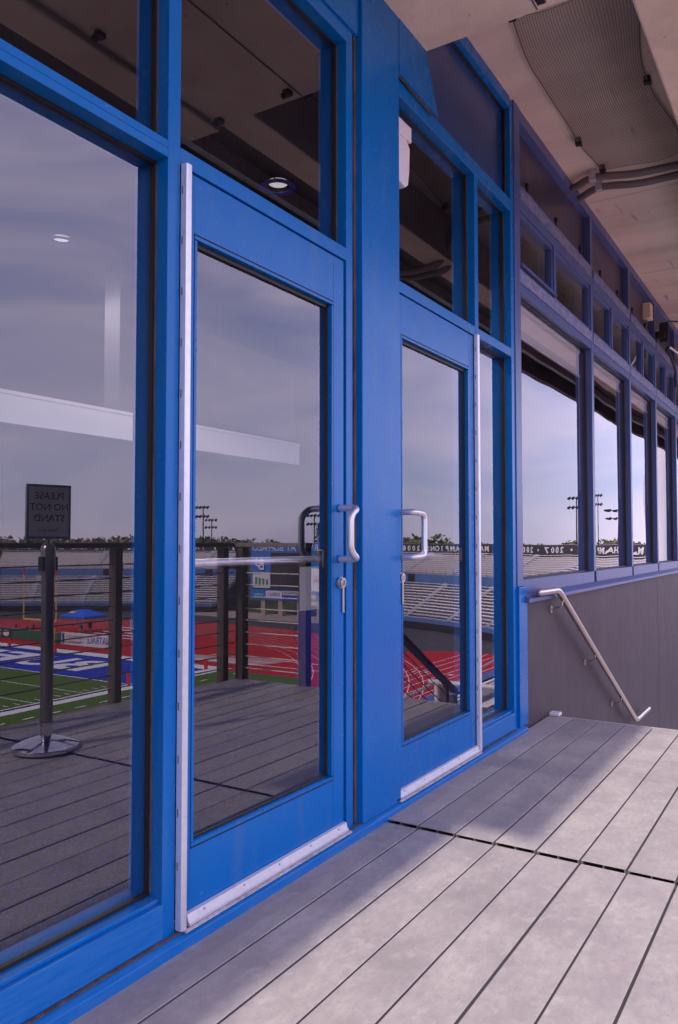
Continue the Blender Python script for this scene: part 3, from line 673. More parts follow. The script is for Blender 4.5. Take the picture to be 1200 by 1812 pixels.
for body, z, size in (('PLEASE', 1.345, .052), ('NO NOT', 1.285, .052), ('STAND', 1.225, .052), ('Thank you', 1.163, .026)):
    pos = Vector((X0, Y0, z)) + nd*.0088
    text('lettering', body, size, M_INK, pos, xd, (0,0,1), ss, extrude=.0004)

# ------------------------------------------------------------------ stadium beyond the deck
GZ = -10.9; CXX, CYY = 38.0, -73.0
M_GRASS = mat('ground_grass', (.065, .085, .035), .95, spec=.1, noise=.7, nscale=.05, col2=(.10, .09, .05))
M_TURF = mat('turf', (.085, .15, .02), .9, spec=.1, noise=.5, nscale=.5, col2=(.06, .115, .02))
M_ASPH = mat('asphalt', (.075, .065, .068), .9, spec=.1, noise=.5, nscale=.6, col2=(.12, .10, .10))
M_TRACK = mat('red_track', (.46, .022, .020), .85, spec=.1, noise=.5, nscale=.25, col2=(.36, .022, .022))
M_EZ = mat('endzone_blue', (.015, .04, .36), .85, spec=.1, noise=.4, nscale=.6, col2=(.02, .05, .28))
M_LINE = mat('field_white', (.78, .74, .74), .8)
M_BENCH = mat('bleacher_aluminium', (.88, .82, .80), .5, noise=.25, nscale=.8, col2=(.76, .7, .7))
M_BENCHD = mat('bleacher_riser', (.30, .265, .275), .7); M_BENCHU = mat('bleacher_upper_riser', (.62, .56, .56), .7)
M_BWALL = mat('stand_blue_wall', (.10, .17, .36), .7, noise=.3, nscale=.4)
M_BANNER = mat('stand_charcoal_banner', (.045, .040, .048), .7)
M_DARK = mat('stand_underside', (.03, .026, .028), .9)
M_PIPE = mat('galvanised_pipe', (.35, .33, .35), .5, metal=.4)
def sheet(name, pts, z, m, parent=None):
    b = MB().poly([(x, y, z) for x, y in pts]); o = b.build(name, m, parent)
    if parent is None: o['kind'] = 'structure'
    return o
def stad(r, x1=-60, n=48):   # open-ended stadium outline
    P = [(CXX+r*math.cos(math.radians(a)), CYY+r*math.sin(math.radians(a))) for a in [-90+180*k/n for k in range(n+1)]]
    return [(x1, CYY-r)] + P + [(x1, CYY+r)]
sheet('ground', [(-3000,-3000),(3000,-3000),(3000,600),(-3000,600)], GZ-.10, M_GRASS)
sheet('asphalt_apron', stad(67), GZ-.05, M_ASPH)
tr = sheet('running_track', stad(51.2), GZ-.03, M_TRACK)
fd = sheet('football_field', [(-60,CYY-37.5),(57.2,CYY-37.5),(57.2,CYY+36.2),(52,CYY+37.6),(-60,CYY+37.6)], GZ-.012, M_TURF)
for k in range(10):
    r = 39.6+1.22*k; b = MB()
    P = stad(r+.032); Q = stad(r-.032)
    for i in range(len(P)-1): b.quad((*P[i], GZ-.02), (*P[i+1], GZ-.02), (*Q[i+1], GZ-.02), (*Q[i], GZ-.02))
    b.build('lane_line', M_LINE, tr)
for k, xx in enumerate((61.2, 64.5)):
    MB().box(xx, xx+.25, CYY+18, CYY+38-k*5, GZ-.02, GZ-.016).build('runway_line', M_LINE, tr)
M_SAND = mat('pit_boards', (.55, .45, .42), .9, noise=.8, nscale=.6, col2=(.4, .12, .1))
MB().poly([(60.2,-57,GZ-.017),(63.6,-57,GZ-.017),(64.2,-45,GZ-.017),(61.0,-46,GZ-.017)]).build('worn_patch', M_SAND, tr)
# sprint straight running out past the curve
ch = sheet('sprint_straight', [(20,-21.5),(81,-21.5),(80,-34),(76,-40.5),(60,-33.2),(20,-33.2)], GZ-.024, M_TRACK)
for k in range(9):
    y = -22.2-1.22*k; MB().box(20, 80, y-.04, y+.04, GZ-.018, GZ-.015).build('lane_line', M_LINE, ch)
    if k < 8:
        text('lane_number', str(8-k), 1.1, M_LINE, (66, y-.61, GZ-.014), (0,-1,0), (-1,0,0), ch, extrude=0, offset=.04)
# end zone and markings
sheet('end_zone', [(47,-97.5),(56.6,-97.5),(56.6,-48.7),(47,-48.7)], GZ-.004, M_EZ, fd)
def line(x0, x1, y0, y1): MB().quad((x0,y0,GZ+.003),(x1,y0,GZ+.003),(x1,y1,GZ+.003),(x0,y1,GZ+.003)).build('painted_line', M_LINE, fd)
line(-60, 58.4, -48.7, -46.9); line(-60, 58.4, -99.3, -97.5); line(56.6, 58.4, -97.5, -48.7); line(46.9, 47.1, -97.5, -48.7)
for k in range(1, 16):
    line(47-4.572*k-.06, 47-4.572*k+.06, -97.5, -48.7)
for k in range(0, 40):
    x = 47-.9144*(k+1)
    if (k+1) % 5:
        for y in (-49.6, -67.5, -78.6): line(x-.06, x+.06, y-.35, y+.35)
for k in range(40): line(56-2.2*k, 56-2.2*k+.9, -44.9, -44.7)
yy = -57.3
for ch in 'BUFFALO':
    text('end_zone_letter', ch, 7.4, M_LINE, (51.7, yy-2.9, GZ+.006), (0,-1,0), (1,0,0), fd, width=5.0, extrude=.0, offset=.22); yy -= 5.75
# pylons
M_ORANGE = mat('pylon_red', (.75, .03, .02), .6)
for k, (x, y) in enumerate(((56.6,-70.3),(56.6,-78.2),(47.0,-48.6),(56.6,-48.6))):
    c = MB().prism([(x-.12,y-.12),(x+.12,y-.12),(x+.12,y+.12),(x-.12,y+.12)], 'z', GZ+.01, GZ+.95)
    tag(c.build('pylon', M_ORANGE), ['red pylon on the end line nearer the scoreboard', 'red pylon on the end line nearer the goal post', 'red pylon at the near goal line corner', 'red pylon at the near end line corner'][k], 'pylon', 'end zone pylons')
# goal post
gp = empty('goal_post', (58.8, -75.6, GZ), 'yellow goal post with red tips behind the blue end zone', 'goal post')
M_YEL = mat('goal_yellow', (.80, .50, .08), .5)
MB().tube(tubepath([(60.6,-75.6,GZ),(60.6,-75.6,GZ+2.4),(58.8,-75.6,GZ+3.0)], .5, 5), .10, 10).build('gooseneck', M_YEL, gp, smooth=True)
MB().tube([(58.6,-78.45,GZ+3.05),(58.6,-72.75,GZ+3.05)], .09, 8).build('crossbar', M_YEL, gp)
for y in (-78.45, -72.75):
    u_ = MB().tube([(58.6,y,GZ+3.05),(58.6,y,GZ+9.0)], .07, 8).build('upright', M_YEL, gp); MB().tube([(58.6,y,GZ+8.2),(58.6,y,GZ+9.05)], .10, 8).build('tip', M_ORANGE, u_)

# curved grandstands
def grandstand(p0, p1, label, aisles, skip_upper=None):
    n = max(8, int(abs(p1-p0)*.8)); mid = math.radians((p0+p1)/2)
    g_ = empty('grandstand', (CXX+66*math.cos(mid), CYY+66*math.sin(mid), GZ), label, 'grandstand', 'curved end stands')
    A = lambda pr, name, m, a=p0, b=p1, **k: MB().arc(CXX, CYY, [(r, GZ+z) for r, z in pr], a, b, n).build(name, m, g_, **k)
    A([(66,0),(66.12,0),(66.12,.9),(66,.9)], 'base_skirt', M_DARK)
    A([(65.98,.9),(66.9,.9),(66.9,1.42),(65.98,1.42)], 'front_wall', M_BWALL)
    A([(66.9,.8),(75.4,4.9),(75.4,-.05),(66.9,-.05)], 'understructure', M_DARK)
    rows = 12; rn, rs = 8.4/rows, 4.25/rows
    for i in range(rows):
        r = 66.9+rn*i; z = 1.42+rs*i
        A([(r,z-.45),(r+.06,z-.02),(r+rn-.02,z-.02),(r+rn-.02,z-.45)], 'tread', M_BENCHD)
        A([(r+.34,z+.30),(r+.62,z+.30),(r+.62,z+.36),(r+.34,z+.36)], 'bench', M_BENCH)
        A([(r+.02,z-.015),(r+.24,z-.015),(r+.24,z+.02),(r+.02,z+.02)], 'foot_plank', M_BENCH)
    A([(75.42,4.0),(76.0,4.0),(76.0,7.02),(75.42,7.02)], 'concourse_wall', M_BWALL)
    up0, up1 = skip_upper if skip_upper else (p0, p1)
    rows = 11; rn, rs = 8.3/rows, 3.1/rows
    for i in range(rows):
        r = 75.7+rn*i; z = 7.04+rs*i
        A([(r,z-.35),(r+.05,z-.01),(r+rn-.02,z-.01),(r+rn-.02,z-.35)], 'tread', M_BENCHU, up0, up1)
        A([(r+.30,z+.26),(r+.62,z+.26),(r+.62,z+.33),(r+.30,z+.33)], 'bench', M_BENCH, up0, up1)
        A([(r+.0,z-.005),(r+.22,z-.005),(r+.22,z+.03),(r+.0,z+.03)], 'foot_plank', M_BENCH, up0, up1)
    A([(84.1,9.4),(84.3,9.4),(84.3,11.62),(84.1,11.62)], 'top_banner', M_BANNER, up0, up1)
    A([(84.05,11.621),(84.35,11.621),(84.35,11.70),(84.05,11.70)], 'banner_cap', M_PIPE, up0, up1)
    A([(76.2,4),(84.0,8.9),(84.0,0),(76.2,0)], 'rear_structure', M_DARK, up0, up1)
    # aisles: stepped strips
    for a in aisles:
        b = MB(); dA = math.degrees(.38/70)
        for (ra, za, rb, zb, nst) in ((66.9, 1.44, 75.4, 5.75, 24), (75.7, 7.06, 84, 10.2, 22)):
            if ra > 70 and not (min(up0, up1)+1 < a < max(up0, up1)-1): continue
            for i in range(nst):
                r = ra+(rb-ra)*i/nst; z = za+(zb-za)*i/nst+.18
                b.arc(CXX, CYY, [(r,GZ+z-.35),(r+(rb-ra)/nst-.005,GZ+z-.35),(r+(rb-ra)/nst-.005,GZ+z+.04),(r,GZ+z+.04)], a-dA, a+dA, 1)
        b.build('aisle_steps', mat('aisle_blue_grey', (.42, .41, .46), .7), g_)
    # openings in the concourse wall
    for a in aisles[::2]:
        MB().arc(CXX, CYY, [(75.38,GZ+5.75),(75.41,GZ+5.75),(75.41,GZ+6.95),(75.38,GZ+6.95)], a+1.2, a+2.3, 2).build('opening', M_DARK, g_)
    # railings
    b = MB(); b2 = MB(); k = int(abs(p1-p0)/1.05)
    for i in range(k+1):
        a = math.radians(p0+(p1-p0)*i/k); c_, s_ = math.cos(a), math.sin(a)
        b.tube([(CXX+66.2*c_,CYY+66.2*s_,GZ+1.42),(CXX+66.2*c_,CYY+66.2*s_,GZ+2.45)], .035, 4, False)
        b2.tube([(CXX+75.6*c_,CYY+75.6*s_,GZ+7.02),(CXX+75.6*c_,CYY+75.6*s_,GZ+8.05)], .035, 4, False)
    for bb, r, zs in ((b, 66.2, (1.95, 2.45)), (b2, 75.6, (7.55, 8.05))):
        for z in zs: bb.arc(CXX, CYY, [(r-.025,GZ+z-.02),(r+.025,GZ+z-.02),(r+.025,GZ+z+.02),(r-.025,GZ+z+.02)], p0, p1, n)
    b.build('front_railing', M_PIPE, g_); b2.build('upper_railing', M_PIPE, g_)
    return g_
gsL = grandstand(-85, -13, 'far curved grandstand left of the scoreboard, behind the tent', (-19, -26.5, -34, -41.5, -49, -57, -65, -73), (-47.2, -15.5))
gsR = grandstand(7, 62, 'near curved grandstand behind the lane numbers, right of the scoreboard', (12.5, 20, 27.5, 35, 42.5, 50, 57))
def curved_text(g_, s, phi, size, pitch):
    R_ = 84.02
    for ch in s:
        if ch != ' ':
            a = math.radians(phi); c_, s_ = math.cos(a), math.sin(a)
            text('banner_letter', ch, size, M_LINE, (CXX+R_*c_, CYY+R_*s_, GZ+10.87), (s_, -c_, 0), (0,0,1), g_, extrude=.02, offset=.03)
        phi -= pitch
curved_text(gsL, '2009 INTERNATIONAL BOWL', -16.4, 1.25, .86)
curved_text(gsL, 'MAC CHAMPIONS 2008', -37.0, 1.2, .70)
curved_text(gsR, 'MAC CHAMPIONS 2008', 20.2, 1.2, .70)
curved_text(gsR, 'MAC CHAMPIONS • 2007 • 2009', 40.5, 1.2, .62)
curved_text(gsR, 'DIVISION I • 1999', 53, 1.2, .62)

# side stand below the deck
ns = empty('side_grandstand', (0, -10, GZ), 'straight aluminium bleachers stepping down below the deck toward the track', 'grandstand')
for i in range(19):
    y = -3.4-.76*i; z = -1.78-.44*i; x0 = 9.2 if i < 1 else -60
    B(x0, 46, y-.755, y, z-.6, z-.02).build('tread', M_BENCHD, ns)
    B(x0, 46, y-.62, y-.34, z+.32, z+.36).build('bench', M_BENCH if i % 3 else mat('seat_blue', (.06, .10, .30), .6), ns)
    B(x0, 46, y-.25, y-.02, z-.015, z+.015).build('foot_plank', M_BENCH, ns)
for x in (10.5, 13.2, 16.5):
    b = MB()
    for y, z in ((-4.4,-2.3),(-6.4,-3.45)): b.tube([(x,y,z-.1),(x,y,z+.95)], .025, 6)
    b.tube([(x,-4.4,-1.37),(x,-6.4,-2.52)], .025, 6); b.tube([(x,-4.4,-1.8),(x,-6.4,-2.95)], .025, 6)
    b.build('aisle_handrail', M_PIPE, ns)
b = MB()
for k in range(30): b.tube([(12+k*.12,-17.9,-9.5),(12+k*.12,-17.9,-8.2)], .012, 4, False)
b.build('front_railing', M_PIPE, ns)

# scoreboard
M_SBLUE = mat('scoreboard_blue', (.06, .19, .58), .6, noise=.2, nscale=.6)
M_TAN = mat('scoreboard_legs_tan', (.42, .33, .27), .85)
sc = empty('scoreboard', (103.5, -71.5, GZ), 'large blue scoreboard on tan legs reading UNIVERSITY AT BUFFALO', 'scoreboard')
B(103, 104.4, -80.1, -60.5, -8.35, .95).build('body', M_SBLUE, sc)
B(102.85, 102.99, -75.8, -67.6, -6.6, -.65).build('screen', M_BANNER, sc)
text('lettering', 'UNIVERSITY AT BUFFALO', 1.5, M_LINE, (102.97, -70.9, .12), (0,-1,0), (0,0,1), sc, width=17.6, extrude=.02)
text('emblem_letter', 'U', 2.3, M_LINE, (102.9, -78.3, -2.3), (0,-1,0), (0,0,1), sc, extrude=.02, offset=.04)
text('emblem_letter', 'B', 2.3, M_LINE, (102.8, -77.7, -2.75), (0,-1,0), (0,0,1), sc, extrude=.02, offset=.04)
def ad(y0, y1, z0, z1, m, body=None, tm=None, size=.8, wd=None, x=102.9, par=None):
    a_ = B(x, x+.08, y0, y1, z0, z1).build('ad_panel', m, par or sc)
    if body: text('ad_lettering', body, size, tm or M_LINE, (x-.03, (y0+y1)/2, (z0+z1)/2), (0,-1,0), (0,0,1), a_, width=wd, extrude=.01)
    return a_
M_ADW = mat('ad_white', (.72, .68, .70), .6); M_ADB = mat('ad_blue', (.02, .06, .42), .6); M_ADC = mat('ad_cyan', (.0, .20, .52), .6); M_ADT = mat('ad_cream', (.62, .54, .40), .6)
M_ADG = mat('ad_green', (.06, .28, .12), .6); M_RED = mat('ad_red', (.6, .03, .04), .6)
a_ = ad(-79.6, -76.0, -6.45, -3.9, M_ADW)
for k in range(4): MB().box(102.86, 102.89, -79.1+k*.75, -78.65+k*.75, -6.1+.1*k*0, -5.0+.1*(3-k)).build('pictogram', M_ADG, a_)
B(102.88, 103, -79.75, -75.85, -6.6, -6.46).build('ad_frame', M_BANNER, sc)
ad(-79.6, -77.0, -8.3, -6.75, M_ADC, 'Time Warner', M_LINE, .6, 1.9); ad(-76.9, -73.6, -8.1, -6.85, M_ADW, 'BUFFALO', M_ADB, .9, 2.5); ad(-73.4, -70.0, -8.2, -7.5, M_ADB); ad(-73.4, -70.0, -7.45, -6.8, M_ADT, 'BUFFALO', M_ADB, .5, 2.6)
ad(-68.6, -65.9, -8.9, -7.2, M_ADT, 'Bank', M_BANNER, .9, 1.6)
pp = empty('sponsor_tower', (101.9, -63.8, GZ), 'bright blue sponsor tower in front of the scoreboard right end', 'sign tower')
B(101.9, 102.6, -67.4, -60.5, -2.9, -.2).build('drink_panel', M_ADC, pp)
for m_, z0, z1 in ((M_RED, .08, .85), (M_LINE, -.2, .08), (M_ADB, -.85, -.2)):
    pts = []
    for k in range(25):
        a = 2*math.pi*k/24; y = -64.6+.95*math.cos(a); z = max(z0, min(z1, .95*math.sin(a)))-1.6; pts.append((101.85, y, z))
    MB().poly(pts).build('globe_band', m_, pp)
ad(-67.3, -60.5, -6.6, -3.0, M_ADW, 'KeyBank', M_RED, 1.4, 5.6, 101.9, pp); ad(-66.2, -60.5, -8.0, -6.7, M_ADB, 'GEICO', M_LINE, 1.1, 3.6, 101.9, pp)
for y in (-66, -61.5): B(102.0, 102.6, y-.2, y+.2, GZ, -8.0).build('leg', M_TAN, pp)
for y in (-77.7, -74.1, -70.3, -66.5, -62.6): B(103.2, 104.2, y-.42, y+.42, GZ, -8.36).build('leg', M_TAN, sc)
sheet('scoreboard_pad', [(97,-90),(106,-90),(106,-52),(97,-52)], GZ-.03, mat('pad_concrete', (.42, .33, .28), .9, noise=.4, nscale=.5))

# fence banners and end-of-field things
fn = empty('field_fence', (61.4, -90, GZ), 'low green mesh fence behind the end zone', 'fence')
B(61.4, 61.44, -110, -75.3, GZ+.1, GZ+1.25).build('mesh_panel', mat('fence_green', (.02, .12, .06), .8), fn)
for k in range(14): MB().tube([(61.42,-110+k*2.6,GZ),(61.42,-110+k*2.6,GZ+1.32)], .03, 6).build('post', M_PIPE, fn)
MB().tube([(61.42,-110,GZ+1.32),(61.42,-62,GZ+1.32)], .025, 6).build('top_pipe', M_PIPE, fn)
bw_ = empty('white_banner', (61.3, -71, GZ), 'white fence banner with dark blue company lettering behind the end zone', 'banner')
B(61.28, 61.31, -75.2, -66.6, GZ+.05, GZ+1.5).build('cloth', M_ADW, bw_)
text('lettering', 'NATRALE', 1.15, M_ADB, (61.26, -68.8, GZ+.78), (0,-1,0), (0,0,1), bw_, width=3.9, extrude=.005)
text('lettering', 'COMPANY', .7, M_BENCHD, (61.26, -72.8, GZ+.95), (0,-1,0), (0,0,1), bw_, width=3.3, extrude=.005)
text('lettering', 'REAL ESTATE', .35, M_BENCHD, (61.26, -72.6, GZ+.42), (0,-1,0), (0,0,1), bw_, width=2.2, extrude=.005)
MB().box(61.265, 61.275, -75.0, -74.65, GZ+.15, GZ+1.4).build('logo', M_ADB, bw_)
bb_ = empty('black_banner', (61.3, -87, GZ), 'black fence banner with white lettering and oval logo', 'banner')
B(61.28, 61.31, -96, -84.6, GZ+.1, GZ+1.3).build('cloth', M_BANNER, bb_)
text('lettering', 'ATHLETES', .62, M_LINE, (61.26, -88.4, GZ+.95), (0,-1,0), (0,0,1), bb_, width=3.8, extrude=.005)
text('lettering', 'SIGN UP', .62, M_LINE, (61.26, -88.0, GZ+.42), (0,-1,0), (0,0,1), bb_, width=3.0, extrude=.005)
MB().poly([(61.26, -85.5+.6*math.cos(k*math.pi/8), GZ+.7+.38*math.sin(k*math.pi/8)) for k in range(16)]).build('oval_logo', M_LINE, bb_)
# canopy tent
tn = empty('canopy_tent', (71, -83, GZ), 'blue canopy tent with white emblem on the red track', 'tent')
M_TENT = mat('tent_blue', (.02, .12, .65), .7)
b = MB(); tx0, tx1, ty0, ty1 = 69, 73, -85.2, -80.6; pk = (71, -82.9, GZ+3.35)
c4 = [(tx0,ty0,GZ+2.3),(tx1,ty0,GZ+2.3),(tx1,ty1,GZ+2.3),(tx0,ty1,GZ+2.3)]; l4 = [(x, y, GZ+2.02) for x, y, z in c4]
ins = [(71+(x-71)*.25, -82.9+(y+82.9)*.25, GZ+3.02) for x, y, z in c4]
for i in range(4):
    j = (i+1) % 4
    b.quad(c4[i], c4[j], ins[j], ins[i]); b.poly([ins[i], ins[j], pk]); b.quad(l4[i], l4[j], c4[j], c4[i])
b.build('canopy', M_TENT, tn)
for x, y, z in c4: MB().tube([(x,y,GZ),(x,y,GZ+2.3)], .04, 6).build('leg', M_PIPE, tn)
text('emblem', 'UB', .85, M_LINE, (69.75, -83.6, GZ+2.75), (0,-1,0), (.85,0,.35), tn, extrude=.01, offset=.03)
# team benches and a stacked portable bleacher
for k in range(5):
    be = empty('aluminium_bench', (66.5+k*1.3, -71, GZ), ['aluminium bench on the track, row nearest the banner', 'aluminium bench on the track, second row behind the banner', 'aluminium bench on the track, middle row', 'aluminium bench on the track, fourth row', 'aluminium bench on the track, farthest row'][k], 'bench', 'benches on the track')
    x = 66.5+k*1.3; B(x-.15, x+.15, -77, -66, GZ+.45+.12*k, GZ+.5+.12*k).build('seat', M_BENCH, be)
    for y in (-76.5, -73, -70, -66.5): B(x-.12, x+.12, y-.03, y+.03, GZ, GZ+.449+.12*k).build('leg', M_PIPE, be)
# people by the tent
def person(loc, joints, shirt, pants, label, sh_z, sk_z):
    e_ = empty('person', loc, label, 'person')
    V_ = []; E_ = []; R_ = []
    for (p, par, r) in joints:
        V_.append(p); R_.append(r)
        if par is not None: E_.append((par, len(V_)-1))
    me = bpy.data.meshes.new('body'); me.from_pydata(V_, E_, []); o = bpy.data.objects.new('body', me); C.objects.link(o)
    o.modifiers.new('skin', 'SKIN'); 
    for i, r in enumerate(R_): me.skin_vertices[0].data[i].radius = (r, r)
    me.skin_vertices[0].data[0].use_root = True
    sd = o.modifiers.new('sub', 'SUBSURF'); sd.levels = 1; sd.render_levels = 1
    bpy.context.view_layer.update()
    m2 = bpy.data.meshes.new_from_object(o.evaluated_get(bpy.context.evaluated_depsgraph_get())); bpy.data.objects.remove(o)
    m2.materials.clear()
    for mm in (mat('skin', (.45, .27, .2), .6), shirt, pants, mat('hair', (.04, .03, .025), .8)): m2.materials.append(mm)
    for f in m2.polygons:
        z = f.center.z; f.material_index = 3 if z > sh_z[2] else 0 if z > sh_z[1] else 1 if z > sh_z[0] else 2 if z > sk_z else 0
    ob = bpy.data.objects.new('body', m2); C.objects.link(ob); ob.parent = e_
    return e_
stand_j = [((0,0,.95),None,.15),((0,0,1.2),0,.15),((0,0,1.42),1,.17),((0,0,1.52),2,.06),((0,.01,1.62),3,.09),((0,.01,1.75),4,.08),
 ((.2,0,1.42),2,.06),((.26,.02,1.15),6,.045),((.24,.12,.92),7,.035),((-.2,0,1.42),2,.06),((-.26,.02,1.15),9,.045),((-.24,.1,.92),10,.035),
 ((.1,0,.88),0,.1),((.11,.01,.48),12,.065),((.11,-.01,.07),13,.045),((.11,.14,.03),14,.04),((-.1,0,.88),0,.1),((-.11,.01,.48),16,.065),((-.11,-.01,.07),17,.045),((-.11,.14,.03),18,.04)]
sit_j = [((0,0,.52),None,.15),((0,-.02,.78),0,.15),((0,0,1.0),1,.16),((0,.03,1.1),2,.06),((0,.05,1.19),3,.09),((0,.05,1.32),4,.08),
 ((.2,0,.98),2,.06),((.24,.12,.75),6,.045),((.16,.32,.66),7,.035),((-.2,0,.98),2,.06),((-.24,.12,.75),9,.045),((-.16,.32,.66),10,.035),
 ((.12,.1,.5),0,.1),((.13,.46,.5),12,.065),((.13,.5,.07),13,.045),((.13,.64,.03),14,.04),((-.12,.1,.5),0,.1),((-.13,.46,.5),16,.065),((-.13,.5,.07),17,.045),((-.13,.64,.03),18,.04)]
M_SHB = mat('black_shirt', (.02, .02, .025), .8); M_SHK = mat('khaki', (.4, .32, .22), .8); M_SHW = mat('grey_shirt', (.55, .5, .5), .8)
p_ = person((70.6,-81.2,GZ), stand_j, M_SHB, M_SHB, 'person in black top and shorts standing under the blue tent', (.95, 1.5, 1.7), .55); p_.rotation_euler.z = 1.0
p_ = person((70.2,-82.3,GZ), sit_j, M_SHB, M_SHK, 'person in dark top sitting under the blue tent', (.6, 1.08, 1.28), .2); p_.rotation_euler.z = 1.4
p_ = person((72.6,-75.6,GZ+.35), stand_j, M_SHW, M_SHW, 'person in pale grey clothes standing beyond the track benches', (.95, 1.5, 1.7), .2); p_.rotation_euler.z = -.5
ch_ = empty('stool', (70.1,-82.45,GZ), 'small dark stool under the seated person', 'stool'); B(69.9,70.3,-82.65,-82.25,GZ+.33,GZ+.38).build('seat', M_SHB, ch_)
for a, b_ in ((69.95,-82.6),(70.25,-82.6),(69.95,-82.3),(70.25,-82.3)): B(a-.02,a+.02,b_-.02,b_+.02,GZ,GZ+.33).build('leg', M_PIPE, ch_)
# folding chairs by the fence
fc = empty('folding_chair', (66, -88, GZ), 'dark folding chair on the track behind the green fence', 'chair', 'folding chairs behind the fence')
B(65.75,66.2,-88.22,-87.78,GZ+.43,GZ+.47).build('seat', M_SHB, fc); B(66.18,66.22,-88.22,-87.78,GZ+.55,GZ+.95).build('backrest', M_SHB, fc)
for a, b_ in ((65.8,-88.2),(66.18,-88.2),(65.8,-87.8),(66.18,-87.8)): B(a-.015,a+.015,b_-.015,b_+.015,GZ,GZ+.43).build('leg', M_PIPE, fc)
for dx, dy in ((.6,-3.2),(1.8,-1.2),(-.4,1.6),(.9,2.6),(-1.2,-4.6),(-.8,4.2)): dup(fc, (dx, dy, 0))

# floodlight masts
def mast(x, y, z, label, wd=3.2, dbl=True):
    e_ = empty('light_mast', (x, y, GZ), label, 'light mast', 'stadium light masts')
    MB().tube([(x,y,GZ),(x,y,z)], [.20,.11], 10).build('pole', M_DARK, e_)
    d = Vector((CXX-20-x, CYY-y, 0)).normalized(); s_ = Vector((-d.y, d.x, 0))
    for k, zz in enumerate((z-.3, z-2.2)):
        c = Vector((x, y, zz)); MB().tube([c-s_*wd/2, c+s_*wd/2], .10, 6).build('crossarm', M_DARK, e_)
        for j in range(4):
            q = c + s_*wd*(j-1.5)/3.4 + d*.5
            MB().tube([q-d*.4+Vector((0,0,.25)), q+d*.35-Vector((0,0,.15))], [.13,.31], 10).build('lamp', M_BANNER, e_)
Vr = lambda x, s_, z: None
def mast_px(dx, dy, sl_, s_, label, wd=3.2): mast(0+dx*s_, 1.66-0+dy*s_-.0, 1.1+sl_*s_, label, wd)
mast_px(.7555, -.676, .046, 165, 'left taller light mast mirrored beside the door hinge side', 2.8)
mast_px(.7618, -.6673, .0295, 205, 'shorter light mast just right of the taller one behind the left stand', 3.0)
mast_px(.831, -.556, .0353, 178, 'light mast next to the fir tree above the scoreboard', 3.0)
mast_px(1.007, -.2725, .0568, 165, 'light mast mirrored at the right edge of the first purple window', 3.2)
mast_px(1.022, -.248, .0605, 170, 'light mast mirrored at the left edge of the second purple window', 3.2)
mast_px(1.033, -.231, .0425, 190, 'shorter light mast in the middle of the second purple window', 3.2)
# white support pylon
rc = empty('support_column', (42, -5.4, GZ), 'tall pale round column seen in the farthest window', 'column')
MB().lathe([(.65,0),(.62,16.5),(.55,18.0),(.2,19.3)], 42, -5.6, 24, GZ).build('shaft', M_WHITE, rc, smooth=True)

# ------------------------------------------------------------------ trees beyond the stands
def leaf_crown(seed, rx, rz, n, lump):
    rnd = random.Random(seed); b = MB()
    cen = [(rnd.uniform(-.55,.55)*rx, rnd.uniform(-.55,.55)*rx, rnd.uniform(-.5,.55)*rz, rnd.uniform(.35,.6)) for _ in range(lump)]
    for _ in range(n):
        cx, cy, cz, cr_ = rnd.choice(cen)
        d = Vector((rnd.gauss(0,1), rnd.gauss(0,1), rnd.gauss(0,1))).normalized()*(rnd.random()**.4)
        p = Vector((cx+d.x*rx*cr_, cy+d.y*rx*cr_, cz+d.z*rz*cr_)); s_ = rnd.uniform(.25,.6)
        u = Vector((rnd.gauss(0,1), rnd.gauss(0,1), rnd.gauss(0,1))).normalized(); v_ = u.orthogonal().normalized()*s_; u = u.cross(v_).normalized()*s_*.7
        b.quad(p-u-v_, p+u-v_*.6, p+u*.7+v_, p-u*.8+v_*.8)
    return b
M_LEAFS = [mat('leaf_green', (.15, .165, .06), .8, noise=.7, nscale=.9, col2=(.22, .205, .09)), mat('leaf_olive', (.24, .185, .09), .8, noise=.7, nscale=.9, col2=(.16, .155, .07)), mat('leaf_autumn', (.28, .16, .09), .8, noise=.7, nscale=.9, col2=(.2, .155, .075))]
M_BARK = mat('bark', (.07, .055, .045), .9)
crowns = []
for i in range(4):
    o = leaf_crown(40+i, 4.6+.5*i, 4.4+.4*(i % 2), 900, 9).build('crown', M_LEAFS[i % 3] if i < 3 else M_LEAFS[0]); crowns.append(o.data); bpy.data.objects.remove(o)
tk = MB().tube([(0,0,0),(.15,.05,4),(.0,.1,9)], [.38,.28,.12], 8)
for a in range(4): tk.tube([(0.1,0.05,5+a*.7),(1.6*math.cos(a*1.7),1.6*math.sin(a*1.7),8.2+a*.5)], [.14,.05], 6)
o = tk.build('trunk', M_BARK); trunk_me = o.data; bpy.data.objects.remove(o)
def tree(x, y, top, var, label, group):
    h = top-GZ; s_ = h/14.6
    e_ = empty('tree', (x, y, GZ), label, 'tree', group)
    for nm_, me_, zz in (('trunk', trunk_me, 0), ('crown', crowns[var], 9.3)):
        o = bpy.data.objects.new(nm_, me_); C.objects.link(o); o.parent = e_; o.location = (0, 0, zz)
    e_.scale = (s_*1.1, s_*1.1, s_); e_.rotation_euler.z = random.uniform(0, 6.28)
rnd = random.Random(3)
LBL = ['green tree in the far wooded line beyond the stands', 'olive tree in the far wooded line beyond the stands', 'russet autumn tree in the far wooded line beyond the stands', 'pale green tree in the far wooded line beyond the stands']
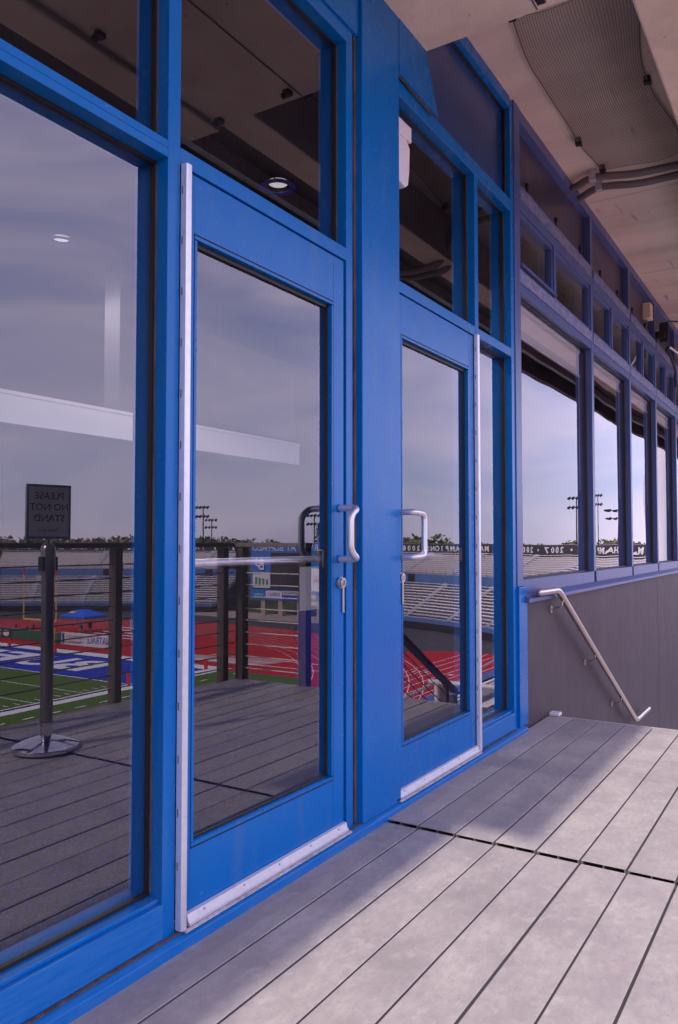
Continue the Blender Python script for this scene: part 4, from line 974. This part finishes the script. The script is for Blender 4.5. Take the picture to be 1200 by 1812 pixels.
for k in range(110):
    ph = -62+k*.78+rnd.uniform(-.5, .5)                     # bearing from the deck, mirrored view sweeps the same
    b_ = math.radians(ph)
    dist = rnd.uniform(215, 290)
    frac = dist*.0
    if ph < -36: top = 1.1+dist*rnd.uniform(.008, .014)
    elif ph < -30: top = 1.1+dist*rnd.uniform(.002, .005)
    else: top = 1.1+dist*rnd.uniform(.0, .004)
    var = rnd.choice([0, 1, 1, 2, 3])
    tree(dist*math.cos(b_), dist*math.sin(b_), top, var, LBL[var], 'far tree line, '+['green', 'olive', 'russet', 'pale green'][var])
# larger clumps over the near curved stand
for k, (px, s_, tp) in enumerate(((.8915, 150, 3.0), (.900, 156, 4.0), (.908, 150, 3.8), (.916, 152, 2.7), (.945, 165, 1.9), (.955, 170, 2.2), (.985, 170, 2.2), (1.0, 175, 2.6), (1.03, 180, 3.4), (1.046, 180, 2.8))):
    dy = -(.848-px)/.53*-.848*0
    u = (px-.848)/.53; yd = -(.53-.848*u)
    tree(px*s_, 1.6+yd*s_, tp, (1, 3, 0, 1, 0, 3, 1, 0, 3, 0)[k], ['olive tree rising above the near curved stand banner, first of the clump', 'tall pale green tree in the clump above the near stand banner', 'tall green tree in the clump above the near stand banner', 'low olive tree ending the clump above the near stand', 'green tree peeking over the banner beside the hinge strip', 'pale green tree peeking over the banner in the slim pane', 'olive tree over the banner in the first purple window', 'green tree over the banner in the first purple window', 'pale green tree over the banner in the second purple window', 'green tree over the banner in the third purple window'][k], 'trees over the near stand')
# fir by the mast
fr = empty('fir_tree', (.835*172, 1.6-.5505*172, GZ), 'tall dark fir tree beside the light mast above the scoreboard', 'tree')
rn_ = random.Random(9); b = MB()
for k in range(1300):
    t_ = rn_.random()**.8; z = 3+13.2*t_; rr = (1-t_)*3.0+.25; a = rn_.uniform(0, 6.28); r_ = rr*rn_.random()**.5
    p = Vector((r_*math.cos(a), r_*math.sin(a), z-.25*r_)); d = Vector((math.cos(a), math.sin(a), -.3))*rn_.uniform(.3,.6); q = Vector((-math.sin(a), math.cos(a), .2))*.18
    b.quad(p-q, p+q, p+d+q*.4, p+d-q*.4)
o = b.build('crown', mat('fir_needles', (.02, .035, .015), .9)); o.parent = fr
o = MB().tube([(0,0,0),(0,0,16)], [.3,.04], 8).build('trunk', M_BARK); o.parent = fr
fr.scale = (1, 1, (1.1+.0245*172-GZ)/16.2)
